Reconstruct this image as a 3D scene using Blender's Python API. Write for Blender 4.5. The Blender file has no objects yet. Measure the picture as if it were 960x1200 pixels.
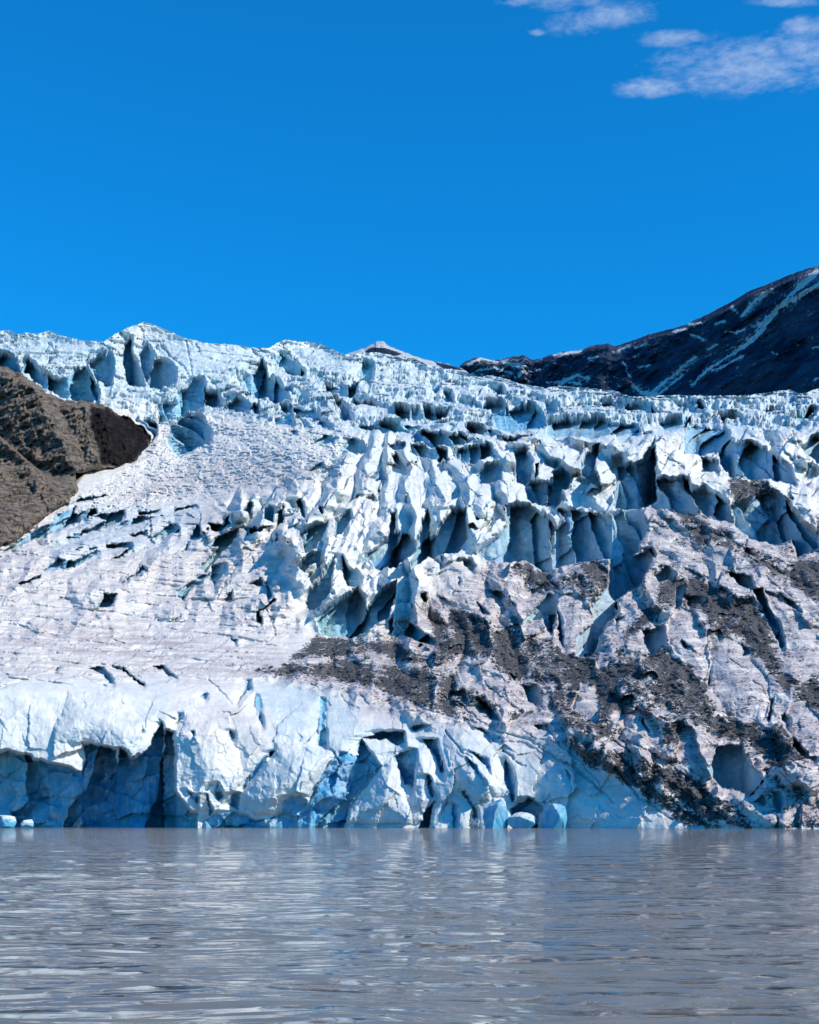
import bpy, math, random
import numpy as np
random.seed(7); rng = np.random.default_rng(7)
scene = bpy.context.scene
COL = scene.collection
# ------------------------------------------------------------------ camera
F = 1600.0      # focal length expressed in photograph pixels
HY = 964.0      # row of the horizon
EYE = 1.6       # eye height above the lake
cam_d = bpy.data.cameras.new('camera'); cam = bpy.data.objects.new('camera', cam_d); COL.objects.link(cam)
cam_d.sensor_fit = 'VERTICAL'; cam_d.sensor_height = 24.0; cam_d.lens = 24.0 * F / 1200.0
cam_d.shift_y = (HY - 600.0) / 1200.0
cam_d.clip_start = 0.1; cam_d.clip_end = 20000
cam.location = (0, 0, EYE); cam.rotation_euler = (math.radians(90), 0, 0)
scene.camera = cam
# ------------------------------------------------------------------ light
SUN = np.array([0.70, -0.36, 0.62]); SUN /= np.linalg.norm(SUN)
sun_el = math.asin(SUN[2]); sun_az = math.atan2(SUN[0], SUN[1])
sd = bpy.data.lights.new('sun', 'SUN'); sd.energy = 4.7; sd.angle = math.radians(0.5); sd.color = (1.0, 0.89, 0.71)
so = bpy.data.objects.new('sun', sd); COL.objects.link(so)
from mathutils import Vector
so.rotation_euler = Vector(SUN).to_track_quat('Z', 'Y').to_euler(); so.location = (300, -100, 400)
scene.cycles.max_bounces = 6; scene.cycles.diffuse_bounces = 2; scene.cycles.glossy_bounces = 3
scene.view_settings.view_transform = 'Standard'; scene.view_settings.look = 'None'
scene.view_settings.exposure = 0.0; scene.view_settings.gamma = 1.0; scene.view_settings.use_curve_mapping = False

def nd(nt, typ, ins=None, **props):
    n = nt.nodes.new(typ)
    for k, v in props.items(): setattr(n, k, v)
    for k, v in (ins or {}).items():
        if isinstance(v, bpy.types.NodeSocket): nt.links.new(v, n.inputs[k])
        else: n.inputs[k].default_value = v
    return n
def math_n(nt, op, a, b=None, c=None, clamp=False):
    n = nt.nodes.new('ShaderNodeMath'); n.operation = op; n.use_clamp = clamp
    for i, v in enumerate((a, b, c)):
        if v is None: continue
        if isinstance(v, bpy.types.NodeSocket): nt.links.new(v, n.inputs[i])
        else: n.inputs[i].default_value = v
    return n.outputs[0]
def mixc(nt, f, a, b, blend='MIX'):
    n = nt.nodes.new('ShaderNodeMix'); n.data_type = 'RGBA'; n.blend_type = blend
    for i, v in ((0, f), (6, a), (7, b)):
        if isinstance(v, bpy.types.NodeSocket): nt.links.new(v, n.inputs[i])
        else: n.inputs[i].default_value = (v if i == 0 else (*v, 1.0))
    return n.outputs[2]
def maprange(nt, v, a, b, c=0.0, d=1.0):
    n = nt.nodes.new('ShaderNodeMapRange'); n.interpolation_type = 'SMOOTHSTEP'
    nt.links.new(v, n.inputs[0])
    for i, x in enumerate((a, b, c, d)): n.inputs[i + 1].default_value = x
    return n.outputs[0]
def noise_n(nt, vec, scale, detail=6, rough=0.55, dist=0.0):
    return nd(nt, 'ShaderNodeTexNoise', {'Vector': vec, 'Scale': scale, 'Detail': detail, 'Roughness': rough, 'Distortion': dist}).outputs[0]

world = bpy.data.worlds.new('World'); scene.world = world; world.use_nodes = True
nt = world.node_tree; nt.nodes.clear()
sky = nd(nt, 'ShaderNodeTexSky', sky_type='NISHITA', sun_disc=False, sun_elevation=sun_el, sun_rotation=sun_az,
         altitude=900.0, air_density=1.0, dust_density=0.2, ozone_density=3.0)
skyc = mixc(nt, 1.0, sky.outputs[0], (0.05, 1.28, 2.06), 'MULTIPLY')
tc = nd(nt, 'ShaderNodeTexCoord'); sp = nd(nt, 'ShaderNodeSeparateXYZ', {0: tc.outputs['Generated']})
zz = math_n(nt, 'MAXIMUM', sp.outputs[2], 0.02)
cx = math_n(nt, 'DIVIDE', sp.outputs[0], zz); cy = math_n(nt, 'DIVIDE', sp.outputs[1], zz)   # cloud layer coordinates
def blob(x0, y0, rx, ry, rot=0.0):
    dx = math_n(nt, 'SUBTRACT', cx, x0); dy = math_n(nt, 'SUBTRACT', cy, y0)
    c, s = math.cos(rot), math.sin(rot)
    a = math_n(nt, 'DIVIDE', math_n(nt, 'ADD', math_n(nt, 'MULTIPLY', dx, c), math_n(nt, 'MULTIPLY', dy, s)), rx)
    b = math_n(nt, 'DIVIDE', math_n(nt, 'SUBTRACT', math_n(nt, 'MULTIPLY', dy, c), math_n(nt, 'MULTIPLY', dx, s)), ry)
    r = math_n(nt, 'ADD', math_n(nt, 'MULTIPLY', a, a), math_n(nt, 'MULTIPLY', b, b))
    return math_n(nt, 'SUBTRACT', 1.0, r)
def uv2c(px, py):
    return (px - 480) / (HY - py), F / (HY - py)
def blob_px(px, py, rx, ry, rot=0.0):
    x0, y0 = uv2c(px, py); s = 1.0 / (HY - py)
    return blob(x0, y0, rx * s, ry * F * s * s, rot)
cloud_blobs = [blob_px(880, 78, 150, 46, 0.05), blob_px(960, 62, 110, 40, 0.0), blob_px(760, 104, 60, 16, 0.0), blob_px(700, 22, 90, 22, -0.25),
               blob_px(660, 2, 60, 16), blob_px(780, 45, 60, 14), blob_px(925, 2, 60, 10), blob_px(606, 2, 34, 9), blob_px(628, 38, 16, 6), blob_px(950, 30, 50, 20)]
m = cloud_blobs[0]
for b in cloud_blobs[1:]: m = math_n(nt, 'MAXIMUM', m, b)
cv = nd(nt, 'ShaderNodeCombineXYZ', {0: cx, 1: cy})
mp = nd(nt, 'ShaderNodeMapping', {'Vector': cv.outputs[0], 'Rotation': (0, 0, math.radians(12)), 'Scale': (7.0, 7.5, 1)})
n1 = noise_n(nt, mp.outputs[0], 1.6, 9, 0.62, 0.6)
n2 = noise_n(nt, mp.outputs[0], 7.0, 8, 0.65, 0.3)
nn = math_n(nt, 'ADD', math_n(nt, 'MULTIPLY', n1, 0.62), math_n(nt, 'MULTIPLY', n2, 0.50))
mm = math_n(nt, 'ADD', math_n(nt, 'MULTIPLY', math_n(nt, 'MAXIMUM', m, -0.6), 0.34), nn)
cl = maprange(nt, mm, 0.64, 1.2, 0.0, 0.72)
cl = math_n(nt, 'MULTIPLY', cl, maprange(nt, m, -0.7, 0.7))
skyf = mixc(nt, cl, skyc, (5.2, 6.4, 8.6))
bg = nd(nt, 'ShaderNodeBackground', {'Color': skyf, 'Strength': 0.106})
nt.links.new(bg.outputs[0], nd(nt, 'ShaderNodeOutputWorld').inputs[0])

# ------------------------------------------------------------------ numpy noise
def _hash(ix, iy, iz, seed):
    h = (ix.astype(np.int64) * 374761393 + iy.astype(np.int64) * 668265263 + iz.astype(np.int64) * 2147483647 + seed * 1274126177) & 0xffffffff
    h = ((h ^ (h >> 13)) * 1274126177) & 0xffffffff
    h = ((h ^ (h >> 16)) * 2246822519) & 0xffffffff
    return ((h ^ (h >> 15)) & 0xffffff) / float(0xffffff)
def vnoise(x, y, seed=0):
    ix, iy = np.floor(x), np.floor(y); fx, fy = x - ix, y - iy
    ux, uy = fx * fx * fx * (fx * (fx * 6 - 15) + 10), fy * fy * fy * (fy * (fy * 6 - 15) + 10)
    def g(ox, oy):
        a = _hash(ix + ox, iy + oy, ix * 0, seed) * 2 * math.pi
        return np.cos(a) * (fx - ox) + np.sin(a) * (fy - oy)
    n0 = g(0, 0) * (1 - ux) + g(1, 0) * ux; n1_ = g(0, 1) * (1 - ux) + g(1, 1) * ux
    return (n0 * (1 - uy) + n1_ * uy) * 1.4
def fbm(x, y, o=4, seed=0, gain=0.5, ridged=False):
    s = 0; a = 1.0; t = 0
    for i in range(o):
        n = vnoise(x * 2.03 ** i + 17.3 * i, y * 2.03 ** i - 9.1 * i, seed + i)
        if ridged: n = 1 - 2 * np.abs(n)
        s = s + a * n; t += a; a *= gain
    return s / t
def worley(x, y, seed=0, cen=False):
    """faceted blocks: returns (edge distance, cell tilt plane value, cell random)"""
    ix, iy = np.floor(x), np.floor(y)
    d1 = np.full(x.shape, 9.0); d2 = np.full(x.shape, 9.0); val = np.zeros(x.shape); rnd = np.zeros(x.shape); cyy_ = np.zeros(x.shape)
    for ox in (-1, 0, 1):
        for oy in (-1, 0, 1):
            cxx, cyy = ix + ox, iy + oy; z = ix * 0
            jx = _hash(cxx, cyy, z, seed); jy = _hash(cxx, cyy, z, seed + 11)
            dx = x - (cxx + 0.1 + 0.8 * jx); dy = y - (cyy + 0.1 + 0.8 * jy); d = np.sqrt(dx * dx + dy * dy)
            tx = _hash(cxx, cyy, z, seed + 23) * 2 - 1; ty = _hash(cxx, cyy, z, seed + 31) * 2 - 1; r = _hash(cxx, cyy, z, seed + 47)
            near = d < d1
            d2 = np.where(near, d1, np.minimum(d2, d)); val = np.where(near, tx * dx + ty * dy, val); rnd = np.where(near, r, rnd); cyy_ = np.where(near, y - dy, cyy_); d1 = np.where(near, d, d1)
    return (d2 - d1, val, rnd, cyy_) if cen else (d2 - d1, val, rnd)
def sstep(x, a, b):
    t = np.clip((x - a) / (b - a), 0, 1); return t * t * (3 - 2 * t)

# ------------------------------------------------------------------ polygons
def sdf(X, Y, P):
    """signed distance, positive inside"""
    P = np.asarray(P, float); n = len(P); d = np.full(X.shape, 1e18); s = np.ones(X.shape)
    for i in range(n):
        a = P[i]; b = P[i - 1]; ex, ey = b - a; wx = X - a[0]; wy = Y - a[1]
        t = np.clip((wx * ex + wy * ey) / (ex * ex + ey * ey + 1e-9), 0, 1)
        d = np.minimum(d, (wx - ex * t) ** 2 + (wy - ey * t) ** 2)
        c1 = Y >= a[1]; c2 = Y < b[1]; c3 = ex * wy > ey * wx
        s = np.where((c1 & c2 & c3) | (~c1 & ~c2 & ~c3), -s, s)
    return -s * np.sqrt(d)
def linedist(X, Y, P):
    d = np.full(X.shape, 1e9); side = np.zeros(X.shape); tt = np.zeros(X.shape); n = len(P) - 1
    for i in range(n):
        a = P[i]; b = P[i + 1]; ex, ey = b[0] - a[0], b[1] - a[1]; wx = X - a[0]; wy = Y - a[1]
        t = np.clip((wx * ex + wy * ey) / (ex * ex + ey * ey + 1e-9), 0, 1)
        q = np.sqrt((wx - ex * t) ** 2 + (wy - ey * t) ** 2); near = q < d
        side = np.where(near, np.sign(ex * wy - ey * wx), side); tt = np.where(near, (i + t) / n, tt); d = np.where(near, q, d)
    return d, side, tt
TILES = dict(A=(0, 370), B=(240, 370), C=(480, 370), D=(720, 370), E=(0, 570), F=(240, 570), G=(480, 570), H=(720, 570),
             I=(0, 780), J=(240, 780), K=(480, 780), L=(720, 780))
def T(tile, pts):
    if tile == 'P': return [tuple(p) for p in pts]
    x0, y0 = TILES[tile]; return [(x0 + x / 4.0, y0 + y / 4.0) for x, y in pts]

# recessed faces (crevasse walls, caves, undercut cliffs): tile, depth factor, blueness (deep ice plus painted shade), outline
PITS = [
 ('A', 1.0, .8, [(-400,160),(0,160),(70,190),(100,240),(130,200),(200,260),(260,280),(330,260),(400,220),(400,400),(280,370),(100,250),(-400,240)]),
 ('A', 1.2, .8, [(410,210),(470,170),(520,150),(540,200),(530,310),(500,330),(470,290),(450,300),(430,230)]),
 ('A', 1.2, .6, [(290,290),(330,260),(410,220),(440,290),(465,320),(460,400),(400,400),(300,360)]),
 ('A', 1.3, .7, [(580,120),(615,100),(625,170),(640,200),(690,300),(690,320),(600,310),(580,200)]),
 ('A', 1.3, .7, [(650,180),(690,130),(730,180),(715,240),(690,300),(660,240)]),
 ('A', 1.0, .5, [(700,250),(735,190),(790,210),(830,230),(830,300),(760,340),(700,320)]),
 ('A', 1.0, .6, [(830,350),(900,300),(960,290),(960,420),(900,430),(860,460),(830,480),(740,490),(740,400),(830,390)]),
 ('A', 1.2, .6, [(800,520),(840,470),(900,440),(960,470),(960,600),(900,640),(830,660),(780,600)]),
 ('A', 1.2, .6, [(640,480),(740,490),(740,560),(690,610),(620,690),(560,700),(700,600),(720,560)]),
 ('B', 1.2, .5, [(0,340),(60,350),(90,410),(150,370),(250,400),(260,440),(130,430),(0,410)]),
 ('B', 1.0, .8, [(180,280),(240,250),(270,190),(300,270),(380,330),(410,390),(340,410),(250,380),(200,350)]),
 ('B', 1.0, .8, [(310,180),(350,160),(430,210),(470,270),(400,265),(340,220)]),
 ('B', 1.3, .7, [(350,410),(520,420),(540,470),(380,450)]),
 ('B', 1.0, .8, [(320,460),(420,450),(410,500),(330,510)]),
 ('B', 1.0, .4, [(560,310),(720,320),(700,370),(600,370)]),
 ('B', 1.2, .3, [(700,380),(960,430),(960,470),(860,450),(720,410)]),
 ('B', 1.3, .6, [(700,510),(750,495),(960,490),(1080,500),(960,540),(850,545),(720,530)]),
 ('B', 1.2, .5, [(500,600),(560,560),(630,570),(600,600)]),
 ('B', 1.3, .6, [(630,620),(690,570),(760,590),(770,640),(690,645)]),
 ('B', 1.3, .5, [(-10,480),(30,520),(20,600),(-10,600)]),
 ('B', 0.8, .9, [(740,210),(800,220),(770,320),(720,300)]),
 ('B', 1.2, .6, [(600,380),(640,380),(700,480),(660,480)]),
 ('B', 1.2, .5, [(530,480),(600,490),(600,530),(550,520)]),
 ('B', 1.2, .5, [(480,730),(550,670),(560,710),(500,735)]),
 ('B', 1.3, .6, [(770,770),(840,690),(850,780),(800,780)]),
 ('B', 1.3, .6, [(870,660),(900,640),(960,730),(900,690)]),
 ('B', 1.1, .6, [(430,370),(440,330),(480,350),(470,380)]),
 ('B', 1.1, .6, [(370,330),(410,310),(420,360),(390,350)]),
 ('B', 1.1, .6, [(440,480),(480,480),(490,520),(460,520)]),
 ('B', 1.1, .6, [(400,540),(440,535),(430,560),(410,560)]),
 ('B', 1.1, .4, [(860,600),(940,590),(930,640),(870,630)]),
 ('C', 1.2, .4, [(0,430),(200,440),(160,470),(0,470)]),
 ('C', 1.2, .4, [(300,400),(440,395),(460,430),(340,445)]),
 ('C', 1.0, .9, [(380,440),(560,410),(640,440),(640,500),(480,545),(400,510)]),
 ('C', 1.2, .5, [(640,480),(900,470),(960,490),(1080,500),(1080,540),(860,580),(640,560)]),
 ('C', 1.3, .5, [(20,540),(300,560),(350,580),(270,600),(100,615),(20,590)]),
 ('C', 1.1, .5, [(250,500),(380,520),(430,560),(280,545)]),
 ('C', 1.3, .5, [(0,600),(180,620),(190,680),(100,680),(0,640)]),
 ('C', 1.3, .5, [(220,620),(380,600),(400,640),(320,690),(240,680),(200,640)]),
 ('C', 1.1, .5, [(420,570),(600,560),(480,600)]),
 ('C', 1.2, 1., [(490,640),(540,620),(580,680),(570,770),(530,800),(500,760)]),
 ('C', 1.3, .8, [(585,700),(610,700),(600,760),(560,810),(585,780)]),
 ('C', 1.3, .7, [(310,750),(360,690),(440,700),(430,780),(330,800)]),
 ('C', 1.3, .7, [(670,740),(720,720),(760,760),(740,820),(680,820)]),
 ('C', 1.3, .6, [(800,740),(820,650),(900,600),(870,700),(900,820),(840,790)]),
 ('C', 1.1, .7, [(640,390),(700,400),(700,450),(640,470)]),
 ('C', 1.2, .4, [(800,400),(960,395),(1000,420),(960,430),(810,450)]),
 ('C', 1.0, .7, [(100,320),(150,310),(140,350),(110,350)]),
 ('C', 1.0, .6, [(160,350),(200,350),(210,400),(180,390)]),
 ('C', 1.0, .6, [(390,340),(440,340),(470,390),(430,370)]),
 ('D', 1.2, .6, [(0,405),(150,400),(220,440),(180,460),(0,450)]),
 ('D', 1.2, .7, [(210,480),(360,470),(330,520),(230,530)]),
 ('D', 1.1, .8, [(320,400),(400,395),(480,450),(300,450)]),
 ('D', 1.1, .5, [(460,460),(560,455),(600,480),(500,480)]),
 ('D', 1.1, .5, [(640,440),(760,430),(800,450),(700,460)]),
 ('D', 1.1, .5, [(780,470),(920,430),(960,440),(860,480)]),
 ('D', 1.1, .5, [(0,510),(180,550),(90,560),(0,540)]),
 ('D', 1.1, .4, [(330,520),(370,490),(520,520),(560,590),(640,590),(730,630),(830,710),(850,780),(540,760),(500,700),(490,640),(420,660),(330,650)]),
 ('D', 1.3, .5, [(120,690),(190,570),(195,700),(200,860),(130,900),(0,900),(10,700),(60,700)]),
 ('D', 1.2, .4, [(870,620),(930,560),(1000,560),(1000,700),(950,700),(900,650)]),
 ('D', 1.2, .3, [(400,670),(490,680),(500,740),(420,720)]),
 ('E', 1.3, .6, [(90,280),(190,190),(250,160),(260,120),(320,90),(320,130),(400,120),(410,150),(350,190),(260,220),(150,270)]),
 ('E', 1.5, .5, [(320,70),(400,50),(500,60),(330,82)]),
 ('E', 1.4, .6, [(430,130),(550,120),(540,190),(360,240),(350,225),(480,170)]),
 ('E', 1.4, .5, [(580,160),(640,140),(730,160),(640,180),(560,200)]),
 ('E', 1.2, .8, [(240,380),(290,320),(350,350),(420,310),(440,320),(350,390)]),
 ('E', 1.3, .5, [(730,230),(790,170),(830,190),(830,230),(780,240)]),
 ('E', 1.3, .5, [(620,220),(680,210),(690,240),(640,240)]),
 ('E', 1.4, .4, [(660,110),(740,110),(740,130),(670,135)]),
 ('E', 1.5, .4, [(830,100),(910,88),(920,105),(830,112)]),
 ('E', 1.3, .5, [(510,260),(600,260),(610,310),(560,340),(540,340),(590,300),(510,280)]),
 ('E', 1.3, .4, [(460,580),(490,500),(530,500),(520,570)]),
 ('E', 1.3, .4, [(590,460),(660,370),(680,400),(650,410)]),
 ('E', 1.3, .3, [(840,480),(960,390),(960,430),(900,480),(880,540),(850,510)]),
 ('E', 1.0, .4, [(100,450),(180,415),(180,440),(110,460)]),
 ('E', 1.2, .6, [(905,235),(915,180),(930,170),(940,235),(970,250),(900,245)]),
 ('E', 1.4, .3, [(805,632),(850,598),(842,620)]),
 ('E', 1.2, .5, [(420,285),(455,280),(450,300),(425,300)]),
 ('E', 1.2, .5, [(355,285),(380,275),(380,292),(360,295)]),
 ('E', 1.2, .5, [(865,310),(870,250),(885,250),(880,300)]),
 ('F', 1.1, .7, [(180,120),(210,70),(225,90),(220,150)]),
 ('F', 1.3, .5, [(270,150),(290,95),(325,110),(325,180)]),
 ('F', 1.1, .8, [(430,80),(450,60),(490,160),(450,120)]),
 ('F', 1.2, .5, [(340,180),(345,130),(370,90),(370,180)]),
 ('F', 1.3, .4, [(0,270),(50,240),(160,195),(150,240),(70,330),(0,400),(-30,390),(60,290)]),
 ('F', 1.3, .4, [(30,370),(110,350),(100,400),(50,470),(20,440)]),
 ('F', 1.3, .4, [(440,220),(480,190),(590,150),(560,220),(520,290),(480,320),(450,260)]),
 ('F', 1.3, .4, [(600,230),(620,150),(680,110),(695,150),(660,200),(600,240)]),
 ('F', 1.3, .4, [(430,380),(490,320),(550,290),(540,350),(460,410)]),
 ('F', 1.3, .4, [(480,500),(560,400),(610,330),(600,420),(590,500),(550,560),(510,590),(480,560)]),
 ('F', 1.3, .4, [(640,330),(680,380),(720,380),(740,430),(720,470),(670,480),(650,420)]),
 ('F', 1.1, .4, [(520,600),(680,500),(720,470),(760,540),(760,570),(830,480),(900,450),(900,520),(860,620),(760,690),(700,710),(550,700),(530,650)]),
 ('F', 1.2, .4, [(770,300),(820,260),(860,240),(870,130),(900,120),(890,220),(960,210),(1000,300),(960,340),(870,390),(800,380),(780,340),(730,370),(730,340)]),
 ('F', 1.3, .4, [(210,460),(270,420),(280,470)]),
 ('F', 1.3, .5, [(90,530),(130,480),(130,540)]),
 ('F', 1.3, .3, [(240,590),(330,520),(340,530),(260,590),(270,640),(250,630)]),
 ('F', 1.3, .3, [(110,700),(160,720),(150,740)]),
 ('F', 1.3, .3, [(285,450),(310,480),(320,520),(290,540)]),
 ('F', 1.3, .5, [(20,170),(90,180),(110,130),(120,170),(80,220),(30,210)]),
 ('F', 1.3, .4, [(860,650),(880,610),(890,680),(870,690)]),
 ('F', 1.3, .3, [(390,210),(450,165),(430,190)]),
 ('F', 1.0, .3, [(180,190),(250,200),(320,190),(250,220),(200,230)]),
 ('F', 1.3, .6, [(525,110),(545,95),(560,130),(545,140)]),
 ('G', 1.1, .3, [(440,90),(560,80),(580,90),(630,140),(650,130),(690,190),(720,150),(690,100),(840,110),(960,150),(970,340),(880,350),(740,370),(640,410),(540,350),(430,360),(320,320),(330,280),(400,240),(460,170)]),
 ('G', 1.2, .4, [(0,410),(20,320),(60,160),(90,100),(100,240),(200,110),(270,110),(270,250),(220,320),(90,340)]),
 ('G', 1.2, .4, [(530,-20),(700,-20),(740,80),(640,90),(560,70)]),
 ('G', 1.2, .3, [(0,640),(60,680),(120,710),(120,740),(50,730),(-30,700)]),
 ('G', 1.2, .3, [(520,640),(600,560),(650,500),(690,500),(690,560),(670,690),(640,680),(630,620),(560,640)]),
 ('G', 1.2, .2, [(970,400),(920,480),(850,570),(860,640),(780,710),(780,800),(860,800),(920,650),(980,600)]),
 ('G', 1.2, .4, [(240,345),(290,340),(320,380),(300,400),(260,380)]),
 ('G', 1.2, .4, [(310,540),(340,560),(370,600),(340,600)]),
 ('G', 1.2, .4, [(380,500),(430,490),(460,520),(420,530)]),
 ('G', 1.2, .4, [(355,430),(385,470),(360,460)]),
 ('G', 1.2, .3, [(690,570),(720,640),(720,760),(700,700)]),
 ('G', 1.2, .3, [(130,510),(220,550),(160,540)]),
 ('G', 1.2, .3, [(225,430),(240,430),(240,470),(230,470)]),
 ('G', 1.2, .3, [(560,480),(620,480),(570,520)]),
 ('G', 1.2, .5, [(50,510),(80,510),(75,550),(60,550)]),
 ('H', 1.1, .3, [(0,130),(60,85),(120,100),(155,180),(140,230),(100,320),(180,290),(190,320),(150,400),(130,460),(60,500),(0,540),(-30,500),(-20,150)]),
 ('H', 1.2, .3, [(160,-40),(350,-40),(400,130),(350,140),(250,120),(170,100)]),
 ('H', 1.2, .3, [(360,20),(430,0),(540,70),(560,170),(430,150),(390,100)]),
 ('H', 1.1, .3, [(550,80),(740,10),(830,90),(880,170),(960,230),(960,290),(860,340),(830,250),(760,270),(640,250),(560,190)]),
 ('H', 1.2, .3, [(190,420),(240,370),(290,400),(270,440),(200,445)]),
 ('H', 1.2, .3, [(530,400),(560,400),(640,420),(660,480),(700,480),(720,560),(780,650),(800,740),(780,760),(720,640),(690,560),(640,480),(580,460)]),
 ('H', 1.2, .2, [(770,500),(870,560),(880,600),(820,560)]),
 ('H', 1.2, .2, [(340,380),(440,430),(400,430)]),
 ('H', 1.2, .2, [(130,680),(230,650),(250,720),(180,800),(140,740)]),
 ('H', 1.2, .2, [(290,470),(340,450),(310,560),(280,580)]),
 ('H', 1.2, .2, [(0,620),(50,600),(10,660)]),
 ('H', 1.2, .2, [(330,510),(440,520),(420,560),(340,560)]),
 ('H', 1.1, .2, [(310,720),(380,770),(330,760)]),
 ('H', 1.1, .2, [(600,740),(650,770),(600,800)]),
 ('I', 2.2, 1., [(-900,430),(0,410),(40,400),(140,420),(150,435),(330,480),(390,490),(400,430),(390,365),(450,370),(540,390),(550,460),(565,380),(590,400),(610,435),(640,430),(700,380),(730,310),(768,270),(772,755),(600,755),(180,755),(160,770),(-900,770)]),
 ('I', .9, .5, [(760,300),(815,310),(820,580),(850,630),(900,690),(930,700),(900,752),(760,752)]),
 ('I', 1.2, .4, [(420,20),(460,0),(490,0),(540,90),(520,90),(480,40)]),
 ('I', 1.2, .4, [(510,0),(560,0),(680,90),(670,100),(600,40)]),
 ('I', 1.2, .4, [(710,0),(760,0),(840,60),(820,60)]),
 ('I', 1.2, .4, [(480,85),(510,85),(510,105),(485,105)]),
 ('I', 1.2, .3, [(820,275),(840,220),(875,210),(870,240)]),
 ('I', 1.2, .1, [(895,305),(915,305),(920,360)]),
 ('I', 0.7, .3, [(655,260),(690,300),(680,325)]),
 ('I', 1.2, .5, [(740,250),(775,262),(750,272)]),
 ('I', 1.3, .3, [(245,30),(280,0),(300,0),(262,32)]),
 ('I', 0.8, .6, [(870,580),(940,620),(920,650)]),
 ('J', 0.9, .4, [(110,300),(150,310),(150,350),(120,355)]),
 ('J', 1.2, .4, [(200,70),(220,60),(222,110),(200,120),(150,180),(175,140)]),
 ('J', 0.4, .4, [(230,130),(270,130),(280,290),(250,260)]),
 ('J', 1.3, .4, [(178,560),(200,520),(310,395),(330,400),(200,560),(180,590)]),
 ('J', 1.2, .3, [(115,650),(130,600),(180,590),(160,640),(165,690)]),
 ('J', 1.2, .9, [(10,600),(20,590),(40,690),(20,710)]),
 ('J', 1.0, .9, [(45,590),(60,540),(100,620),(60,640)]),
 ('J', .7, .9, [(0,720),(60,690),(130,680),(230,720),(300,720),(360,690),(370,640),(440,600),(480,620),(480,660),(520,600),(520,550),(600,440),(640,400),(680,410),(720,430),(710,370),(740,340),(770,390),(820,470),(760,550),(690,640),(640,745),(0,752)]),
 ('J', 1.2, .9, [(740,340),(830,305),(940,310),(940,360),(900,380),(850,350)]),
 ('J', 1.2, .8, [(895,420),(960,390),(1000,380),(990,480),(980,560),(940,560),(915,520)]),
 ('J', 0.4, .6, [(540,150),(570,150),(570,380),(530,380)]),
 ('J', 1.2, .3, [(0,125),(25,130),(0,160),(-20,150)]),
 ('K', 1.1, .6, [(60,350),(125,340),(150,440),(175,490),(150,510),(120,430)]),
 ('K', 1.2, .7, [(75,510),(95,510),(110,570),(140,610),(110,660),(80,750),(40,750),(60,690),(120,630),(90,590)]),
 ('K', 1.2, .6, [(200,640),(230,660),(225,750),(200,750)]),
 ('K', 1.2, .6, [(245,590),(265,580),(310,670),(330,700),(320,740),(290,670)]),
 ('K', 1.1, .9, [(470,670),(560,620),(630,650),(610,700),(590,755),(500,755)]),
 ('K', 1.2, .8, [(620,640),(660,590),(640,650)]),
 ('K', 1.1, .7, [(440,480),(450,430),(480,470),(500,560),(500,620),(480,640),(450,560)]),
 ('K', 1.1, .5, [(730,490),(760,510),(750,540),(765,600)]),
 ('K', 1.1, .4, [(260,430),(310,460),(370,570),(340,540)]),
 ('K', 1.1, .2, [(280,400),(370,440),(390,510),(350,470)]),
 ('K', 1.1, .6, [(0,290),(60,270),(100,280),(30,310)]),
 ('K', 1.2, .1, [(190,120),(260,120),(260,150),(200,140)]),
 ('K', 1.2, .1, [(320,150),(400,210),(430,260),(380,250)]),
 ('K', 1.2, .2, [(530,90),(600,90),(620,150),(600,190),(550,170)]),
 ('K', 1.2, .1, [(580,280),(640,265),(670,300),(600,300)]),
 ('K', 1.0, .1, [(300,280),(430,330),(440,360),(380,350)]),
 ('K', 1.0, .1, [(470,30),(510,60),(490,70)]),
 ('L', 1.2, .6, [(440,480),(480,380),(600,370),(640,470),(690,510),(700,550),(640,610),(510,570),(460,530)]),
 ('L', 1.2, .4, [(740,590),(790,590),(800,640),(770,690),(745,640)]),
 ('L', 1.0, .3, [(650,640),(700,600),(735,640),(700,660)]),
 ('L', 1.2, .2, [(830,330),(870,370),(910,420),(960,430),(940,450),(880,430),(840,380)]),
 ('L', 1.2, .1, [(800,220),(830,250),(820,300),(780,250)]),
 ('L', 1.1, .1, [(130,240),(180,320),(160,320),(120,260)]),
 ('L', 1.1, .1, [(440,100),(445,20),(455,0),(452,100)]),
 ('L', 1.2, .3, [(755,700),(775,700),(775,765),(755,765)]),
 ('L', 1.2, .3, [(845,680),(880,640),(865,760),(845,760)]),
 ('L', 1.1, .1, [(730,160),(750,150),(730,260),(715,250)]),
]
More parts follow.
